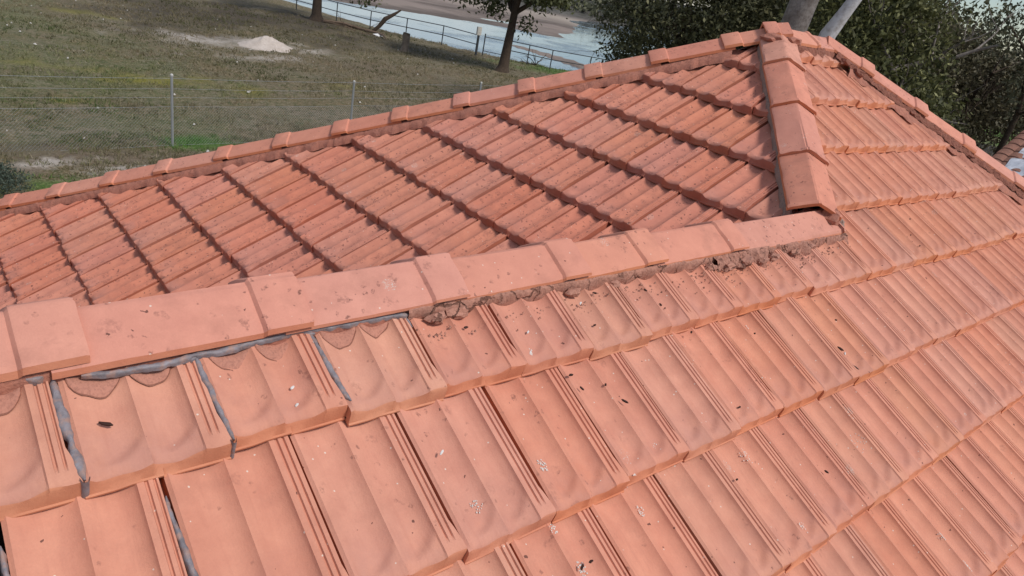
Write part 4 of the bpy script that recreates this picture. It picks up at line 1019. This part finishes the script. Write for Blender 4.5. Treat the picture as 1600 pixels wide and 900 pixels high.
# stump, fallen branch, leaning log, litter
ST_M = rough_mat('grey_stump_wood', (.22, .18, .14, 1), (.14, .11, .085, 1), (.06, .045, .035, 1), 6, .03)
z = gz(19.7, 34.9); mb = MB(); mb.tube([(0, 0, -.1), (0, 0, .12), (.02, 0, .45), (.0, .0, .85), (.02, 0, 1.0)], [.34, .24, .2, .21, .19], 14, .08); o = mb.obj('tree_stump', ST_M, None, smooth=True); o.location = (19.7, 34.9, z)
tag(o, 'upright weathered tree stump on the grass in front of the lake fence', 'stump')
z = gz(21.6, 42.2); mb = MB(); mb.tube([(0, 0, -.05), (.45, -.2, .45), (.75, -.35, .95), (1.15, -.55, 1.25), (1.6, -.8, 1.65)], [.10, .14, .17, .12, .05], 8, .12); o = mb.obj('leaning_log', BARK, None); o.location = (21.6, 42.2, z)
tag(o, 'dark broken log leaning up against the lake fence rails', 'log')
mb = MB(); rs = random.Random(3); pts = [(19.4, 44.6), (20.3, 43.5), (20.9, 42.4), (21.3, 41.0), (21.0, 39.6), (20.6, 38.6)]
mb.tube([Vector((x - 19.4, y - 44.6, gz(x, y) + .12 + .05 * math.sin(i * 2))) for i, (x, y) in enumerate(pts)], [.12, .11, .1, .08, .06, .03], 8, .15)
for i in range(9): limb(mb, (rs.uniform(.2, 1.8), rs.uniform(-5, -.5), .12), (rs.uniform(-1, 1), rs.uniform(-1, 1), .15), 1.0, .03, 1, rs, .3, 0)
o = mb.obj('fallen_branch', plain('dead_wood', (.17, .12, .085), .9), None); o.location = (19.4, 44.6, 0)
tag(o, 'long fallen dead branch lying on the grass from the left tree toward the stump', 'branch')
mb = MB(); mb.box((-.35, -.22, 0), (.35, .22, .05)); o = mb.obj('paper_sheet', plain('white_sheet', (.75, .75, .75), .7), None); o.location = (21.0, 40.2, gz(21, 40.2) + .03); o.rotation_euler = (.1, -.05, .4)
tag(o, 'small white sheet lying on the grass between the fallen branch and the fence', 'litter')
mb = MB(); rs = random.Random(8)
for i in range(5): limb(mb, (0, 0, 0), (rs.uniform(-1, 1), rs.uniform(-1, 1), .5), 1.1, .035, 1, rs, .3, 0)
o = mb.obj('driftwood', BARK, None); o.location = (28.6, 33.4, gz(28.6, 33.4)); tag(o, 'spiky dark driftwood at the water edge right of the lone tree', 'driftwood')
def bits():
    V = []; F = []
    for i in range(90):
        th = math.radians(random.uniform(45, 92)); r = random.uniform(16, 50); x = CAMP.x + r * math.cos(th); y = CAMP.y + r * math.sin(th); z = gz(x, y) + .03; q = random.uniform(.02, .06); b = len(V)
        for k in range(5): V.append((x + q * math.cos(k * 1.257) * random.uniform(.6, 1.3), y + q * math.sin(k * 1.257), z + random.uniform(0, .03)))
        V.append((x, y, z + .06)); F += [(b + k, b + (k + 1) % 5, b + 5) for k in range(5)]
    tag(link('pebbles', mesh('pebbles', V, F, plain('pale_pebble', (.5, .48, .45), .8))), 'pale pebbles and litter specks scattered over the paddock', 'pebbles', kind='stuff')
bits()

# ------------------------------------------------------------------ neighbour at the right
nb = tag(empty('neighbour_house', (24, -1, 0)), 'neighbouring house with a brown-red tile roof and a silver sheet at the right edge', 'house')
def nroof():
    # slope rising towards +x, eave facing the camera
    V = []; F = []; rows, cols = 14, 40; w_, g_ = .3, .33; pt = math.radians(24)
    ex, ey, ez = 16.6, 3.95, 2.22
    for r in range(rows):
        for c in range(cols):
            x = ex + r * g_ * math.cos(pt); z = ez + r * g_ * math.sin(pt); y = ey - c * w_
            b = len(V); nseg = 6
            for k in range(nseg + 1):
                t = k / nseg; h = .035 * math.sin(math.pi * t) ** .8
                V.append((x - 24, y + 1 - t * w_, z + h + .03)); V.append((x - 24 + (g_ + .03) * math.cos(pt), y + 1 - t * w_, z + (g_ + .03) * math.sin(pt) + h)); V.append((x - 24, y + 1 - t * w_, z - .01 + h * .4))
            for k in range(nseg):
                q = b + k * 3; F.append((q, q + 3, q + 4, q + 1)); F.append((q + 2, q + 5, q + 3, q))
    rf = link('roof', mesh('roof', V, F, rough_mat('weathered_brown_tile', (.26, .12, .085, 1), (.17, .085, .065, 1), (.33, .2, .15, 1), 6, .01)), nb)
    mb = MB(); mb.box((16.9 - 24, -7.5 + 1, 0), (21, 3.6 + 1, 2.4)) if False else mb.box((-7.0, -7.0, 0), (-2.2, 4.7, 2.4)); mb.obj('wall', WALL, nb)
    # crinkled silver sheet draped on the slope
    V = []; F = []; n = 46
    for i in range(n + 1):
        for k in range(n + 1):
            u_ = i / n * 3.4; v_ = k / n * 3.2; x = ex + .1 + u_ * math.cos(pt); z = ez + .10 + u_ * math.sin(pt) + .05 * noise.fractal(Vector((u_ * 2.4, v_ * 2.4, 4)), .9, 2, 4)
            V.append((x - 24, ey - .42 + 1 - v_ + .08 * noise.noise(Vector((u_, v_, 0))), z))
    for i in range(n):
        for k in range(n): F.append((i * (n + 1) + k, (i + 1) * (n + 1) + k, (i + 1) * (n + 1) + k + 1, i * (n + 1) + k + 1))
    o = link('silver_sheet', mesh('silver_sheet', V, F, plain('silver_foil', (.62, .64, .68), .38, .5, .2, 4)), None); o.location = (24, -1, 0)
    tag(o, 'crinkled silver sheet spread on the neighbouring tile roof at the right edge', 'tarpaulin')
nroof()
pf = tag(empty('paling_fence', (39, 8.5, 0)), 'grey timber paling fence in front of the green lawn at the right', 'fence')
PAL = plain('grey_paling', (.24, .22, .2), .9, 0, .3, 1.5)
for k in range(60):
    y = -3 + k * .14; mb = MB(); hgt = 1.55 + random.uniform(-.03, .03); mb.box((-.011, y, 0), (.011, y + .12, hgt)); mb.obj('paling', PAL, pf)
for z in (.4, 1.25): mb = MB(); mb.box((.014, -3, z), (.06, 5.5, z + .08)); mb.obj('rail', PAL, pf)
print('tiles', ntile, 'rest', len(rest))
